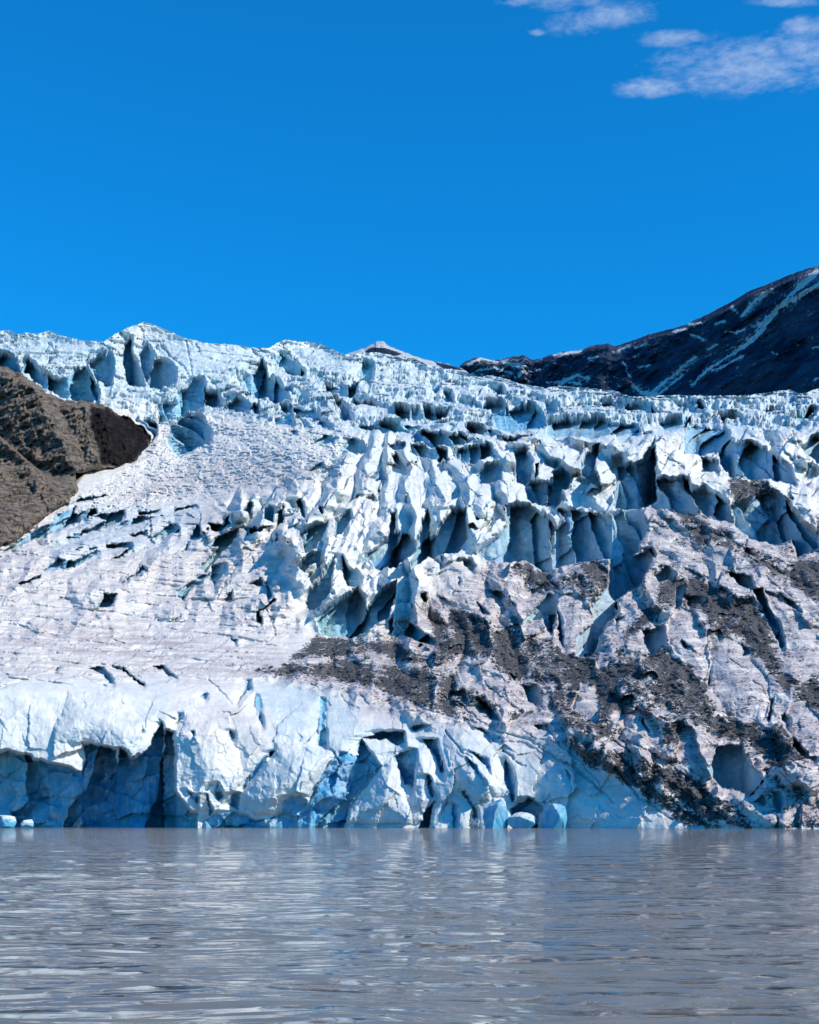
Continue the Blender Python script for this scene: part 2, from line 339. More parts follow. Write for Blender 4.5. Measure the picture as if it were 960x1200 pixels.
# thin cracks: tile, width px, depth m, points
CRACKS = [
 ('A', 1.2, 3, [(660,60),(680,100),(690,130)]), ('A', 1.2, 3, [(740,120),(800,190),(860,230),(890,280)]), ('A', 1.2, 3, [(870,120),(890,200),(900,280)]),
 ('A', 1.0, 3, [(920,130),(950,190)]), ('A', 1.3, 3, [(230,130),(270,180),(300,210)]), ('B', 1.3, 3, [(10,290),(50,330),(90,400)]), ('B', 1.3, 3, [(140,240),(170,310),(210,370)]),
 ('B', 1.2, 3, [(390,400),(480,430),(540,490)]), ('A', 1.2, 3, [(760,130),(790,180),(830,210)]),
 ('E', 1.2, 1.5, [(0,330),(120,320),(260,320)]), ('E', 1.2, 1.5, [(0,490),(80,440),(180,420)]), ('E', 1.2, 1.2, [(60,540),(180,470),(300,450)]),
 ('E', 1.0, 1.2, [(330,500),(480,450),(600,400),(690,330)]), ('E', 1.2, 1.4, [(60,640),(200,700),(350,740),(460,760)]), ('E', 1.2, 1.2, [(0,620),(150,650),(300,720)]),
 ('F', 1.5, 4, [(60,520),(130,400),(220,300),(300,210)]), ('F', 1.2, 3, [(220,330),(240,380),(280,400)]), ('F', 1.2, 2, [(30,420),(0,460)]),
 ('F', 1.2, 2, [(240,590),(120,600),(100,590)]), ('F', 1.1, 2, [(740,90),(745,200),(740,290)]), ('F', 1.2, 2, [(320,620),(330,700),(290,730)]),
 ('C', 1.3, 4, [(0,680),(60,720),(120,800)]), ('C', 1.2, 4, [(160,700),(220,770)]), ('C', 1.2, 4, [(260,700),(300,770)]), ('C', 1.3, 4, [(400,600),(450,650),(490,720)]),
 ('C', 1.2, 4, [(620,590),(680,690)]), ('C', 1.2, 4, [(690,590),(730,680)]), ('C', 1.2, 4, [(580,620),(640,670)]),
 ('D', 1.2, 4, [(10,560),(50,650)]), ('D', 1.2, 4, [(60,570),(100,640)]), ('D', 1.2, 3, [(200,560),(250,600),(310,610)]), ('D', 1.2, 3, [(200,620),(250,660),(290,670)]),
 ('D', 1.2, 3, [(200,690),(250,720),(280,720)]), ('D', 1.2, 3, [(250,520),(290,570),(330,590)]), ('D', 1.2, 3, [(780,530),(830,620)]), ('D', 1.2, 3, [(830,540),(870,610)]),
 ('I', 2.0, 1.6, [(0,105),(60,85),(180,45)]), ('I', 1.2, 1.0, [(380,35),(420,35)]), ('I', 1.6, 1.6, [(795,300),(800,450),(795,600)]),
 ('J', 1.2, 2, [(20,60),(60,110),(130,180)]), ('J', 1.2, 1.5, [(640,130),(670,180),(720,200)]), ('J', 1.4, 1.5, [(500,90),(560,130)]), ('J', 1.4, 2, [(830,470),(700,640),(640,740)]),
 ('J', 1.2, 1.5, [(720,130),(770,180)]), ('K', 1.3, 2, [(170,310),(240,400),(290,440)]), ('K', 1.5, 2, [(440,400),(500,450),(540,470)]), ('K', 1.2, 1.5, [(180,640),(150,690)]),
 ('K', 1.6, 2, [(0,170),(120,220),(200,240),(330,270)]), ('K', 1.4, 2, [(130,130),(250,190),(330,260),(430,310),(560,350),(700,420)]), ('K', 1.4, 2, [(600,380),(760,470),(900,590),(960,640)]),
 ('K', 1.3, 1.6, [(640,280),(700,370),(800,450),(900,560)]), ('K', 1.3, 1.6, [(300,40),(420,140),(500,200)]),
 ('L', 1.3, 2, [(0,350),(130,440),(250,540),(400,640),(600,760)]), ('L', 1.3, 2, [(0,400),(150,560),(330,680),(450,770)]), ('L', 1.3, 2, [(60,350),(250,450),(420,590)]),
 ('L', 1.3, 2, [(0,480),(120,620),(270,720)]), ('L', 1.3, 2, [(650,70),(690,90),(710,150)]), ('L', 1.5, 2, [(960,560),(860,620),(780,690)]),
 ('H', 1.4, 2, [(200,180),(300,220),(430,270)]), ('H', 1.3, 2, [(560,260),(680,340),(820,440),(960,560)]), ('H', 1.3, 2, [(700,420),(830,520),(960,640)]), ('H', 1.3, 2, [(620,330),(760,400),(850,440)]),
]
# raised swellings of the ice: tile, height factor, outline
BULGES = [
 ('P', .9, [(829,780),(833,752),(848,744),(866,752),(888,778),(905,800),(903,822),(896,849),(880,842),(850,834),(832,812)]),
 ('P', .9, [(915,850),(925,825),(940,818),(965,840),(990,870),(960,890),(935,880),(925,862)]),
 ('P', .8, [(790,882),(800,850),(812,850),(822,880),(832,910),(835,920),(800,900)]),
 ('P', .8, [(728,838),(745,828),(765,835),(780,870),(770,880),(750,862),(728,850)]),
 ('P', .8, [(780,730),(795,708),(815,715),(830,745),(832,790),(825,800),(800,775),(782,755)]),
 ('P', .8, [(610,700),(650,690),(685,700),(700,730),(680,765),(660,770),(648,740)]),
 ('P', .8, [(500,690),(515,665),(540,655),(565,670),(575,700),(560,720),(530,715),(505,712)]),
 ('P', .8, [(895,690),(920,700),(965,750),(965,790),(935,780),(915,745)]),
 ('P', .7, [(668,830),(680,800),(698,800),(705,830),(700,850),(685,845)]),
 ('P', .8, [(590,870),(595,845),(640,828),(665,845),(668,870),(690,900),(650,890),(610,868)]),
 ('P', .7, [(300,905),(325,870),(345,868),(398,884),(370,925),(362,940),(330,955),(300,955),(282,940)]),
 ('P', .7, [(402,966),(415,940),(460,886),(466,905),(482,950),(484,966)]),
 ('P', .6, [(484,966),(485,880),(500,870),(512,900),(508,930),(495,966)]),
 ('P', .6, [(525,850),(545,842),(575,870),(590,900),(600,930),(560,940),(535,920),(520,870)]),
 ('P', .6, [(206,966),(204,860),(220,845),(250,845),(280,880),(285,915),(270,935),(250,950),(230,950)]),
 ('P', .5, [(60,870),(80,810),(140,810),(170,850),(155,885),(100,870)]),
 ('P', .3, [(640,890),(660,890),(680,905),(700,925),(720,950),(700,966),(665,966),(640,930)]),
 ('P', .7, [(135,470),(132,405),(138,405),(150,430),(151,448)]),
 ('P', .7, [(720,590),(735,590),(760,610),(755,620),(735,615)]),
]
GRAVEL = [
 [(525,715),(545,712),(565,720),(585,738),(620,742),(640,755),(640,800),(620,790),(600,800),(575,772),(540,765),(515,780),(498,772),(515,755),(530,740)],
 [(590,665),(615,660),(650,680),(680,662),(700,655),(715,668),(712,690),(690,710),(670,692),(640,690),(620,680)],
 [(340,772),(360,756),(375,745),(400,750),(420,750),(470,755),(500,770),(520,790),(480,775),(440,765),(400,770)],
 [(300,785),(380,776),(430,783),(480,800),(530,830),(545,840),(500,832),(450,808),(400,796),(320,790)],
 [(480,775),(520,790),(560,810),(585,830),(560,828),(520,812),(480,795)],
 [(390,770),(450,780),(500,800),(540,828),(520,828),(470,800),(400,782)],
 [(798,685),(815,680),(850,690),(880,700),(892,720),(902,750),(915,780),(935,800),(962,800),(1100,840),(1100,880),(962,835),(930,820),(908,800),(885,765),(862,742),(835,752),(830,730),(810,712),(800,700)],
 [(740,770),(770,762),(800,775),(825,800),(838,838),(870,846),(895,855),(890,872),(850,862),(820,852),(800,842),(775,830),(750,838),(720,832),(700,862),(690,800),(715,770),(735,757)],
 [(560,742),(640,750),(700,770),(690,800),(700,840),(730,860),(700,870),(660,850),(640,830),(655,800),(620,790),(600,800),(570,770)],
 [(785,600),(800,595),(830,608),(880,640),(930,672),(962,690),(962,705),(920,680),(880,665),(850,640),(820,640),(800,620)],
 [(900,855),(930,842),(942,870),(948,890),(920,905),(890,885),(878,870)],
 [(750,890),(790,905),(830,925),(860,945),(885,972),(870,972),(820,955),(780,925),(745,905)],
 [(930,660),(1100,650),(1100,710),(962,705),(940,690)],
 [(795,835),(806,838),(808,868),(792,890),(780,870),(776,840)],
 [(640,865),(690,870),(720,880),(745,905),(790,940),(840,970),(800,962),(740,920),(700,900),(660,885)],
 [(780,680),(800,682),(800,705),(770,720),(745,745),(725,770),(715,775),(730,745),(760,710)],
 [(590,830),(630,840),(640,830),(650,860),(620,866),(600,850)],
 [(905,600),(930,612),(905,620),(860,595),(850,565),(900,562),(925,590)],
 [(498,712),(520,720),(524,760),(510,765),(505,730)],
]
PINK = [([(0,720),(150,735),(260,750),(320,770),(400,790),(300,795),(200,780),(100,775),(0,760)], .9), ([(60,715),(160,730),(230,760),(150,760),(70,740)], .8),
        ([(240,740),(300,720),(330,740),(270,770)], .6), ([(560,850),(640,850),(760,900),(880,972),(780,972),(700,930),(600,880)], .8),
        ([(380,800),(470,810),(560,840),(560,860),(470,850),(410,830)], .8), ([(160,560),(300,530),(440,560),(300,580),(120,600)], .5),
        ([(780,830),(840,900),(830,920),(780,890)], .6), ([(900,680),(960,720),(960,780),(910,720)], .7), ([(910,820),(960,830),(960,890),(930,880)], .8),
        ([(440,740),(560,700),(600,730),(560,830),(480,800)], .5), ([(660,700),(960,640),(960,970),(640,880)], .35), ([(200,640),(340,620),(360,680),(260,720)], .4),
        ([(0,600),(240,600),(240,740),(0,720)], .3), ([(500,660),(560,660),(580,720),(520,740)], .6), ([(225,855),(260,820),(320,850),(240,880)], .25)]
BLUE = [([(400,850),(520,845),(620,880),(780,960),(790,972),(240,972),(290,930),(330,880)], .27), ([(0,385),(960,440),(960,510),(640,520),(430,510),(230,480),(0,460)], .42),
        ([(300,800),(420,800),(420,880),(330,870)], .3), ([(660,900),(700,920),(790,972),(640,972)], .12), ([(60,600),(240,590),(240,640),(60,660)], .35),
        ([(380,500),(760,500),(760,640),(480,650)], .22), ([(0,790),(200,790),(200,890),(0,890)], .16)]
# ------------------------------------------------------------------ glacier surface
ROWS = [985, 970, 900, 850, 800, 750, 700, 650, 600, 560, 520, 490, 460, 430, 400, 380, 250]
CTRL = {-400: [430,430,437,444,460,530,600,680,780,880,1000,1080,1150,1200,1250,1290,1500],
        0:   [430,430,436,441,450,520,590,670,760,860,980,1060,1130,1180,1230,1270,1500],
        200: [428,428,434,441,470,540,610,680,770,870,1000,1090,1160,1200,1240,1270,1500],
        400: [420,420,426,438,480,550,590,630,690,760,850,980,1120,1230,1320,1380,1600],
        600: [405,405,412,432,470,520,570,620,670,730,820,1000,1160,1290,1400,1450,1700],
        800: [375,375,388,415,450,490,535,590,650,720,830,1010,1200,1350,1450,1500,1800],
        960: [350,350,372,405,440,480,525,580,640,720,840,1020,1220,1380,1480,1520,1850],
        1360:[330,330,352,390,430,480,525,580,640,720,840,1020,1220,1380,1480,1520,1850]}
def base_depth(PX, PY):
    cols = sorted(CTRL); r = np.array(ROWS[::-1], float)
    vals = [np.interp(PY, r, np.log(np.array(CTRL[c][::-1], float))) for c in cols]
    out = np.array(vals[0])
    for i in range(len(cols) - 1):
        t = sstep(PX, cols[i], cols[i + 1]); w = (PX >= cols[i])
        out = np.where(w, vals[i] * (1 - t) + vals[i + 1] * t, out)
    return np.exp(out)
SKY = [(-400,400),(-60,396),(0,388),(12,387),(20,392),(30,390),(45,391),(58,388),(75,394),(95,399),(122,400),(135,392),(150,384),(160,381),(168,378),(175,379),(190,385),(205,391),(218,397),
       (225,398),(240,402),(255,403),(275,404),(300,408),(315,408),(325,402),(335,398),(345,400),(362,401),(375,403),(390,410),(405,416),(420,414),(440,413),(470,418),(485,420),(500,427),(520,432),
       (540,434),(560,442),(575,440),(590,443),(610,450),(640,455),(655,452),(690,455),(720,458),(740,465),(790,463),(840,464),(880,463),(900,460),(912,458),(925,457),(940,462),(960,455),(1360,440)]
STEP = 0.85
pxs = np.concatenate([np.arange(-420, -12, 6.0), np.arange(-12, 972, STEP), np.arange(972, 1370, 6.0)])
NT = int(590 / STEP)
tt = np.linspace(0, 1, NT)
skyl = np.interp(pxs, [p[0] for p in SKY], [p[1] for p in SKY])
skyl = skyl + 1.5 * fbm(pxs / 7, pxs * 0, 3, 410, .7) - 1.2 * np.abs(fbm(pxs / 16, pxs * 0, 2, 415))
PX = np.repeat(pxs[None, :], NT, 0)
PY = 982 + (skyl[None, :] - 982) * tt[:, None]
def blur_rows(A, k):
    c = np.cumsum(np.pad(A, ((k + 1, k), (0, 0)), mode='edge'), 0); return (c[2 * k + 1:] - c[:-2 * k - 1]) / (2 * k + 1)
D0 = blur_rows(blur_rows(base_depth(PX, PY), 14), 10)
MPP = D0 / F            # metres per photograph pixel there
def colrange(xmin, xmax):
    return max(0, np.searchsorted(pxs, xmin) - 1), min(len(pxs), np.searchsorted(pxs, xmax) + 1)
WX = PX + 1.5 * fbm(PX / 6, PY / 6, 2, 190) + 3.2 * fbm(PX / 14, PY / 14, 3, 90) + .8 * fbm(PX / 4, PY / 4, 2, 91)     # outlines are irregular, not ruled
WY = PY + 1.5 * fbm(PX / 6, PY / 6, 2, 195) + 3.2 * fbm(PX / 14, PY / 14, 3, 95) + .8 * fbm(PX / 4, PY / 4, 2, 96)
REL = np.zeros_like(PX); ICE_SHADE_BLUE = np.zeros_like(PX); PITM = np.zeros_like(PX)
_hx = PX + 6 * fbm(PX / 22, PY / 22, 3, 77); _hy = PY + 5 * fbm(PX / 20, PY / 20, 3, 79)
def cell_x(x, y, w_, h_, sd):
    ix, iy = np.floor(x / w_), np.floor(y / h_); best = np.full(x.shape, 1e9); cxm = np.zeros(x.shape)
    for ox in (-1, 0, 1):
        for oy in (-1, 0, 1):
            z = ix * 0; px_ = (ix + ox + .15 + .7 * _hash(ix + ox, iy + oy, z, sd)) * w_; py_ = (iy + oy + .15 + .7 * _hash(ix + ox, iy + oy, z, sd + 5)) * h_
            d = ((x - px_) / w_) ** 2 + ((y - py_) / h_) ** 2; n_ = d < best; best = np.where(n_, d, best); cxm = np.where(n_, px_, cxm)
    return cxm
lean = .55 * (1 - sstep(PX, 480, 640)) - .40 * sstep(PX, 640, 760)
lean = lean * sstep(PY, 480, 540) * (1 - sstep(PY, 790, 850))
_hs = _hx + lean * (_hy - 650)
SAWX = cell_x(_hs, _hy, 27, 60, 400) + 15 - _hs
SAWB = (cell_x(_hx + .25 * _hy, _hy, 80, 120, 410) + 42 - _hx - .25 * _hy) * .42
RAISE = np.zeros_like(PX); PITREL = np.zeros_like(PX); SAWK = 1.65; WALLK = .62
for tile, k, blue, pts in PITS:
    P = T(tile, pts); P = [(x, y + 18 if (tile in 'IJK' and y > 964) else y) for x, y in P]
    if tile == 'E':
        mx, my = np.mean([p[0] for p in P]), np.mean([p[1] for p in P]); dc, ds = .93, -.36
        P = [(mx + 1.4 * ((x - mx) * dc + (y - my) * ds) * dc - .8 * (-(x - mx) * ds + (y - my) * dc) * ds, my + 1.4 * ((x - mx) * dc + (y - my) * ds) * ds + .8 * (-(x - mx) * ds + (y - my) * dc) * dc) for x, y in P]
    xs = [p[0] for p in P]
    a0, b = colrange(min(xs) - 8, max(xs) + 24)
    if b - a0 < 2: continue
    a = colrange(min(xs) - 34, 0)[0]
    s = sdf(WX[:, a:b], WY[:, a:b], P)
    r = min(max(s.max(), 0.5), 40.0)
    w = sstep(s, -0.6, 1.4)
    base = D0[:, a:b]; mp_ = MPP[:, a:b]
    top = np.where(s > -1, base, 0).max(0); ok = top > 0
    if ok.sum() > 1:
        ix = np.arange(len(top)); top = np.interp(ix, ix[ok], top[ok])
        kk_ = max(1, int(5 / STEP)); top = np.convolve(np.pad(top, kk_, mode='edge'), np.ones(2 * kk_ + 1) / (2 * kk_ + 1), 'valid')
    ytop = np.where(s > -1, PY[:, a:b], 1e4).min(0); ytop = np.where(ytop > 2000, min(p[1] for p in P), ytop)
    wall = np.maximum(np.minimum(top[None], base * 1.25) - base, 0)
    big = max(xs) - min(xs) > 34
    if big:
        saw = np.clip((SAWB if tile in 'IJKL' else SAWX)[:, a:b], 0, 40)
    else:
        ym = sum(p[1] for p in P) / len(P); saw = np.clip(max(xs) - WX[:, a:b], 0, 34)
    kc = (.35 if big else .12) * k
    dep = kc * r * mp_ + WALLK * wall + SAWK * saw * mp_ + .35 * mp_ * np.maximum(PY[:, a:b] - ytop[None], 0)
    if k < .75: dep = dep * k * .6
    dep = dep * w
    # the hollow opens gently to its left and downhill, the flank beyond it faces the sun
    sm = np.minimum(dep, min(r * 1.5 + 3, 13) * mp_)
    dxs = np.diff(PX[0, a:b]); 
    for c in range(sm.shape[1] - 2, -1, -1): sm[:, c] = np.maximum(sm[:, c], sm[:, c + 1] - .62 * dxs[c] * mp_[:, c])
    for r_ in range(sm.shape[0] - 2, -1, -1): sm[r_] = np.maximum(sm[r_], sm[r_ + 1] - 1.0 * (PY[r_, a:b] - PY[r_ + 1, a:b]) * mp_[r_])
    sm = blur_rows(blur_rows(sm, 2).T, 2).T
    sm = sm * sstep(s.max() * 0 + (PY[:, a:b] - min(p[1] for p in P)), -30, 0)
    PITREL[:, a:b] = np.maximum(PITREL[:, a:b], np.maximum(dep, sm))
    if not (tile == 'I' and k > 2):
        hh = min(.42 * (max(xs) - min(xs)), 8.5) * (1 if not big else .7) * min(1, k)
        ps = hh * mp_ * w
        for c in range(1, ps.shape[1]): ps[:, c] = np.maximum(ps[:, c], ps[:, c - 1] - .62 * dxs[c - 1] * mp_[:, c])
        for r_ in range(1, ps.shape[0]): ps[r_] = np.maximum(ps[r_], ps[r_ - 1] - 1.1 * (PY[r_ - 1, a:b] - PY[r_, a:b]) * mp_[r_])
        RAISE[:, a:b] = np.maximum(RAISE[:, a:b], ps * (.25 if tile in 'IJK' else 1.0))
    ICE_SHADE_BLUE[:, a:b] = np.maximum(ICE_SHADE_BLUE[:, a:b], w * (.65 + .35 * blue)); PITM[:, a:b] = np.maximum(PITM[:, a:b], w)  # hollows coloured deep-ice blue, with their shade painted into it
REL += RAISE - PITREL
for tile, wpx, dep, pts in CRACKS:
    P = T(tile, pts); xs = [p[0] for p in P]; a, b = colrange(min(xs) - 8, max(xs) + 8)
    d, sd_, t = linedist(WX[:, a:b], WY[:, a:b], P)
    w = (1 - sstep(d, wpx * 0.4, wpx * 1.3)) * (1 - 0.6 * t)
    REL[:, a:b] -= dep * w
BULM = np.zeros_like(PX)
for tile, k, pts in BULGES:
    P = T(tile, pts); xs = [p[0] for p in P]; a, b = colrange(min(xs) - 2, max(xs) + 2)
    s = np.maximum(sdf(WX[:, a:b], WY[:, a:b], P), 0); r = max(s.max(), 1); BULM[:, a:b] = np.maximum(BULM[:, a:b], sstep(s, -1, 3))
    REL[:, a:b] += k * r * MPP[:, a:b] * (.5 * np.sqrt(1 - (1 - np.minimum(s / r, 1)) ** 2) + .6 * np.minimum(s / r, 1))
def region(pts, soft):
    a = sdf(PX, PY, pts); return sstep(a, -soft, soft)
# world-space coordinates of the base surface
BX = (PX - 480) / F * D0; BZ = (HY - PY) / F * D0 + EYE
U = BX; V = D0 * 0.55 + BZ          # distance along and up the slope
R_up = region([(-500,300),(1400,300),(1400,520),(960,505),(760,500),(480,500),(230,490),(180,500),(100,470),(-500,470)], 12)
R_plat = region([(150,540),(200,490),(430,500),(400,560),(250,580),(100,610),(90,580)], 12)
R_left = region([(-500,560),(100,600),(260,590),(320,640),(360,740),(300,800),(-500,800)], 18)
R_fin = region([(260,590),(380,550),(440,500),(980,500),(980,640),(760,600),(700,650),(560,660),(440,750),(380,740),(330,650)], 14)
R_deb = region([(560,660),(760,590),(1400,640),(1400,990),(860,975),(640,860),(520,850),(300,790),(440,740)], 14)
R_front = sstep(PY, 790, 830) * (1 - R_deb)
warp = 3.0 * fbm(U / 22, V / 22, 3, 5)
# broken serac blocks: every block keeps the depth of its own centre, so its face stands steep and its top lies flat
qx = PX + 5 * fbm(PX / 18, PY / 14, 3, 101); qy = PY + 4 * fbm(PX / 18, PY / 14, 3, 104)
SC = 1.0 + .5 * sstep(PY, 430, 600)
_, _, _, c1 = worley((qx + qy * .3) / 50, (qy - qx * .12) / 18, 120, True); c1 = c1 * 18 + qx * .12
_, _, _, c2 = worley((qx - qy * .2) / 17, qy / 8, 121, True); c2 = c2 * 8
_, _, _, c3 = worley((qx) / 6, qy / 4, 122, True); c3 = c3 * 4
_, _, _, c4 = worley((qx * .9 - qy * .5) / 20, (qy * .9 + qx * .35) / 46, 123, True)
up = .48 * (c1 - qy) + .16 * (c2 - qy) + .05 * (c3 - qy)
pt = .34 * (c2 - qy) + .34 * (c3 - qy)
_, _, _, f1 = worley((qx + qy * .35) / 17, (qy - qx * .1) / 30, 124, True); f1 = f1 * 30 + qx * .1
fn = .36 * (f1 - qy) + .06 * (c2 - qy)
_, _, _, l1 = worley((qx - qy * .5) / 60, (qy + qx * .18) / 13, 125, True); l1 = l1 * 13 - qx * .18
lf = .30 * (l1 - qy) + .14 * (c2 - qy)
_, _, _, g1 = worley((qx + qy * .2) / 34, (qy - qx * .5) / 24, 126, True); g1 = g1 * 24 + qx * .5
db = .22 * (g1 - qy) + .16 * (c3 - qy)
DPY = np.clip(up, -9, 9) * R_up + np.clip(pt, -4, 4) * R_plat + np.clip(fn, -13, 13) * R_fin * (1 - R_up) + np.clip(lf, -6, 6) * R_left + np.clip(db, -7, 7) * R_deb * (1 - R_fin)
DPY *= (1 - PITM * .85) * (1 - .8 * BULM)
TERR = base_depth(PX, np.clip(PY + DPY, 251, 984)) - base_depth(PX, PY)
REL -= TERR
e1, v1, r1 = worley((U + warp * 2 + V * .15) / 30, (V * 1.0 - warp * 2) / 17, 1)
e2, v2, r2 = worley((U + warp - V * .2) / 12, (V + warp) / 8, 2)
e3, v3, r3 = worley((U + warp * .5) / 5, V / 4, 3)
blk = 9 * v1 + 6 * (r1 - .5) + 3.5 * v2 + 2.4 * (r2 - .5) + .6 * v3 + .3 * (r3 - .5) - 4.0 * (1 - sstep(e1, 0, .10)) - 2.0 * (1 - sstep(e2, 0, .12))
R_smooth = region([(165,378),(225,395),(300,405),(290,425),(250,440),(225,440),(195,420),(180,400)], 6) + region([(60,388),(130,395),(110,415),(70,410)], 6) + region([(335,398),(375,402),(440,440),(400,435),(350,415)], 6)
R_smooth = np.clip(R_smooth, 0, 1)
R_up = R_up * (1 - .65 * R_smooth)
REL += blk * R_up * 0.6 * (1 - 0.6 * PITM)
# small rubbly ice of the shelf
pl = 1.6 * v2 + 2.4 * v3 + 1.6 * (r3 - .5) + 1.5 * fbm(U / 6, V / 6, 3, 8)
REL += pl * R_plat * 1.0
# gently folded lower left
fa = U * math.cos(.35) - V * math.sin(.35); fb = U * math.sin(.35) + V * math.cos(.35)
fold = fbm((fa + warp) / 60, (fb + warp) / 7, 4, 12, .5)
e4, v4, r4 = worley((fa + warp * 2) / 26, (fb + warp) / 8, 4)
REL += R_left * (4.2 * fold + 1.2 * v4 + 0.9 * (r4 - .5) + 0.6 * fbm(U / 3, V / 3, 3, 15))
# tall leaning fins
ga = U * math.cos(1.05) + V * math.sin(1.05) * -1; gb = U * math.sin(1.05) + V * math.cos(1.05)
fw = 4 * fbm(U / 30, V / 30, 3, 20)
s1 = (gb + fw * 2.2) / 13; saw = s1 - np.floor(s1); sr = _hash(np.floor(s1), np.floor((ga + 12 * _hash(np.floor(s1), s1 * 0, s1 * 0, 3)) / 26), s1 * 0, 9)
fin = np.minimum(saw / .72, (1 - saw) / .28)
e5, v5, r5 = worley((U + fw) / 15, (V + fw) / 17, 6)
REL += R_fin * (1 - .85 * PITM) * (1.2 * (fin - .5) * (.4 + sr) + 1.6 * v5 + .8 * (r5 - .5) + .4 * v3 + .4 * fbm(U / 4, V / 4, 3, 22))
# dirty ice with rubble: knobs and gullies running down to the right
ha = U * math.cos(-.62) - V * math.sin(-.62); hb = U * math.sin(-.62) + V * math.cos(-.62)
gul = fbm((U * .8 + V * .6) / 30, (-U * .6 + V * .8) / 30, 2, 30)
streak = fbm((ha + warp) / 30, (hb + warp * .6) / 3.2, 4, 33, .55)
knob = fbm(U / 16, V / 16, 4, 36, .5, True)
flow = sstep(PX - PY * .2, 420, 560) * sstep(PY, 830, 880) * R_deb + R_deb * (1 - sstep(PX, 500, 640))
REL += R_deb * (1 - .8 * PITM) * (1 - .7 * BULM) * (2.6 * knob * (1 - .7 * np.clip(flow, 0, 1)) + 1.6 * streak * (.3 + np.clip(flow, 0, 1)) + 2.0 * gul + .45 * fbm(U / 1.8, V / 1.8, 3, 38, .6))
# ridge-and-trough field fanning out from the head of the icefall: steep cold flank on the left, long sunny flank on the right
def ridges(cell, seed, seg):
    dx_, dy_ = PX - 470, PY - 425
    rad = np.sqrt(dx_ ** 2 + dy_ ** 2); phi = np.arctan2(dx_, dy_)
    w_ = cell * np.maximum(rad, 70)
    q = phi / cell + .9 * fbm(PX / 60, PY / 60, 3, seed) + .12 * fbm(PX / 16, PY / 16, 3, seed + 4)
    sgm = np.floor(np.log(np.maximum(rad, 20)) / seg + 3 * _hash(np.floor(q), q * 0, q * 0, seed + 8) + .35 * fbm(PX / 25, PY / 25, 2, seed + 9))
    q = q + .35 * (_hash(np.floor(q), sgm, q * 0, seed + 2) - .5) * 0
    k_ = np.floor(q); f_ = q - k_; hgt = .25 + 1.1 * _hash(k_, sgm, q * 0, seed + 6)
    prof = np.minimum(f_ / .36, (1 - f_) / .64)
    return prof, prof * hgt * np.minimum(w_, 52) * MPP, rad
pr1, rg1, rad = ridges(.19, 500, .26)
pr2, rg2, _ = ridges(.047, 530, .12)
AMP_R = np.clip(1.15 * R_fin + .5 * R_left * sstep(PY, 590, 620) * (1 - sstep(PY, 700, 770)) + .88 * R_deb + .25 * R_plat, 0, 1.15) * (1 - R_up) * (1 - .75 * BULM) * sstep(rad, 45, 110) * (1 - .9 * PITM)
REL += AMP_R * (1.6 * rg1 * (1 - .35 * R_deb) + (.35 + .2 * R_deb) * rg2 * (1 - .4 * R_deb) * (1 - .6 * R_left))
R2 = np.clip(R_left + R_up * .0, 0, 1)
# calving front: smooth plates with fluting
plate = 1.5 * fbm(U / 16, V / 16, 3, 41) + .35 * fbm(U / 3.0, V / 7, 4, 43) + .12 * fbm(U / 1.2, V / 1.2, 3, 45)
REL += R_front * plate
_, fv, fr_ = worley((qx + .2 * qy) / 34, qy / 52, 141); _, fv2, _ = worley((qx - .3 * qy) / 13, qy / 20, 142)
REL += R_front * (3.0 * fv + .5 * fv2) * (1 - .4 * PITM) * sstep(PY, 800, 850)
_, cvv, cvr = worley((qx + .5 * qy) / 30, qy / 24, 151)
REL += R_front * PITM * (1.4 * fbm(U / 5, V / 9, 4, 47, .5, True) + 4 * cvv + 1.5 * (cvr - .5) + 2.5 * fbm(U / 14, V / 9, 3, 152))
REL += .25 * fbm(U / 1.7, V / 1.7, 3, 50, .6) * (1 - R_front * .6)
lip = sstep(PY, 955, 970); ROCKIN = sstep(sdf(PX, PY, [(-420,380),(-60,405),(8,436),(60,468),(140,490),(170,512),(160,536),(100,552),(85,575),(40,615),(0,640),(-420,755)]), -2, 6)
REL = REL * (1 - ROCKIN) - 25 * ROCKIN
# shaded side of the calving face next to the cave: recedes to the left
# masks
DIRT = np.zeros_like(PX)
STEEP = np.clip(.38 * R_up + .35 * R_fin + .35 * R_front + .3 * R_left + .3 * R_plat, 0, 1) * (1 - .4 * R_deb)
_ga = .35 + .65 * sstep(PX, 500, 600)
GX = PX + 13 * _ga * fbm(PX / 18, PY / 18, 4, 60, .65); GY = PY + 11 * _ga * fbm(PX / 14, PY / 14, 4, 66, .6)
for P in GRAVEL:
    xs = [p[0] for p in P]; a, b = colrange(min(xs) - 16, max(xs) + 16)
    s = sdf(GX[:, a:b], GY[:, a:b], P); DIRT[:, a:b] = np.maximum(DIRT[:, a:b], sstep(s, -8, 7))
DIRT = np.clip(DIRT - .75 * np.clip(pr1 - .45, 0, 1) * R_deb - .25 * np.clip(pr2 - .5, 0, 1), 0, 1) + .34 * R_deb * (1 - sstep(pr1, .0, .35))
DIRT *= (1 - .65 * PITM) * (1 - .8 * BULM)
PINKM = np.zeros_like(PX)
DIRT = np.maximum(DIRT, .22 * R_deb * (1 - .7 * PITM)); PINKM = np.maximum(.6 * R_left, .95 * R_deb) 
for P, k in PINK: PINKM = np.maximum(PINKM, k * sstep(sdf(GX, GY, P), -14, 14))
for P, k in BLUE: ICE_SHADE_BLUE = np.maximum(ICE_SHADE_BLUE, k * sstep(sdf(GX, GY, P), -10, 10))
ICE_SHADE_BLUE = np.clip(ICE_SHADE_BLUE, 0, 1)
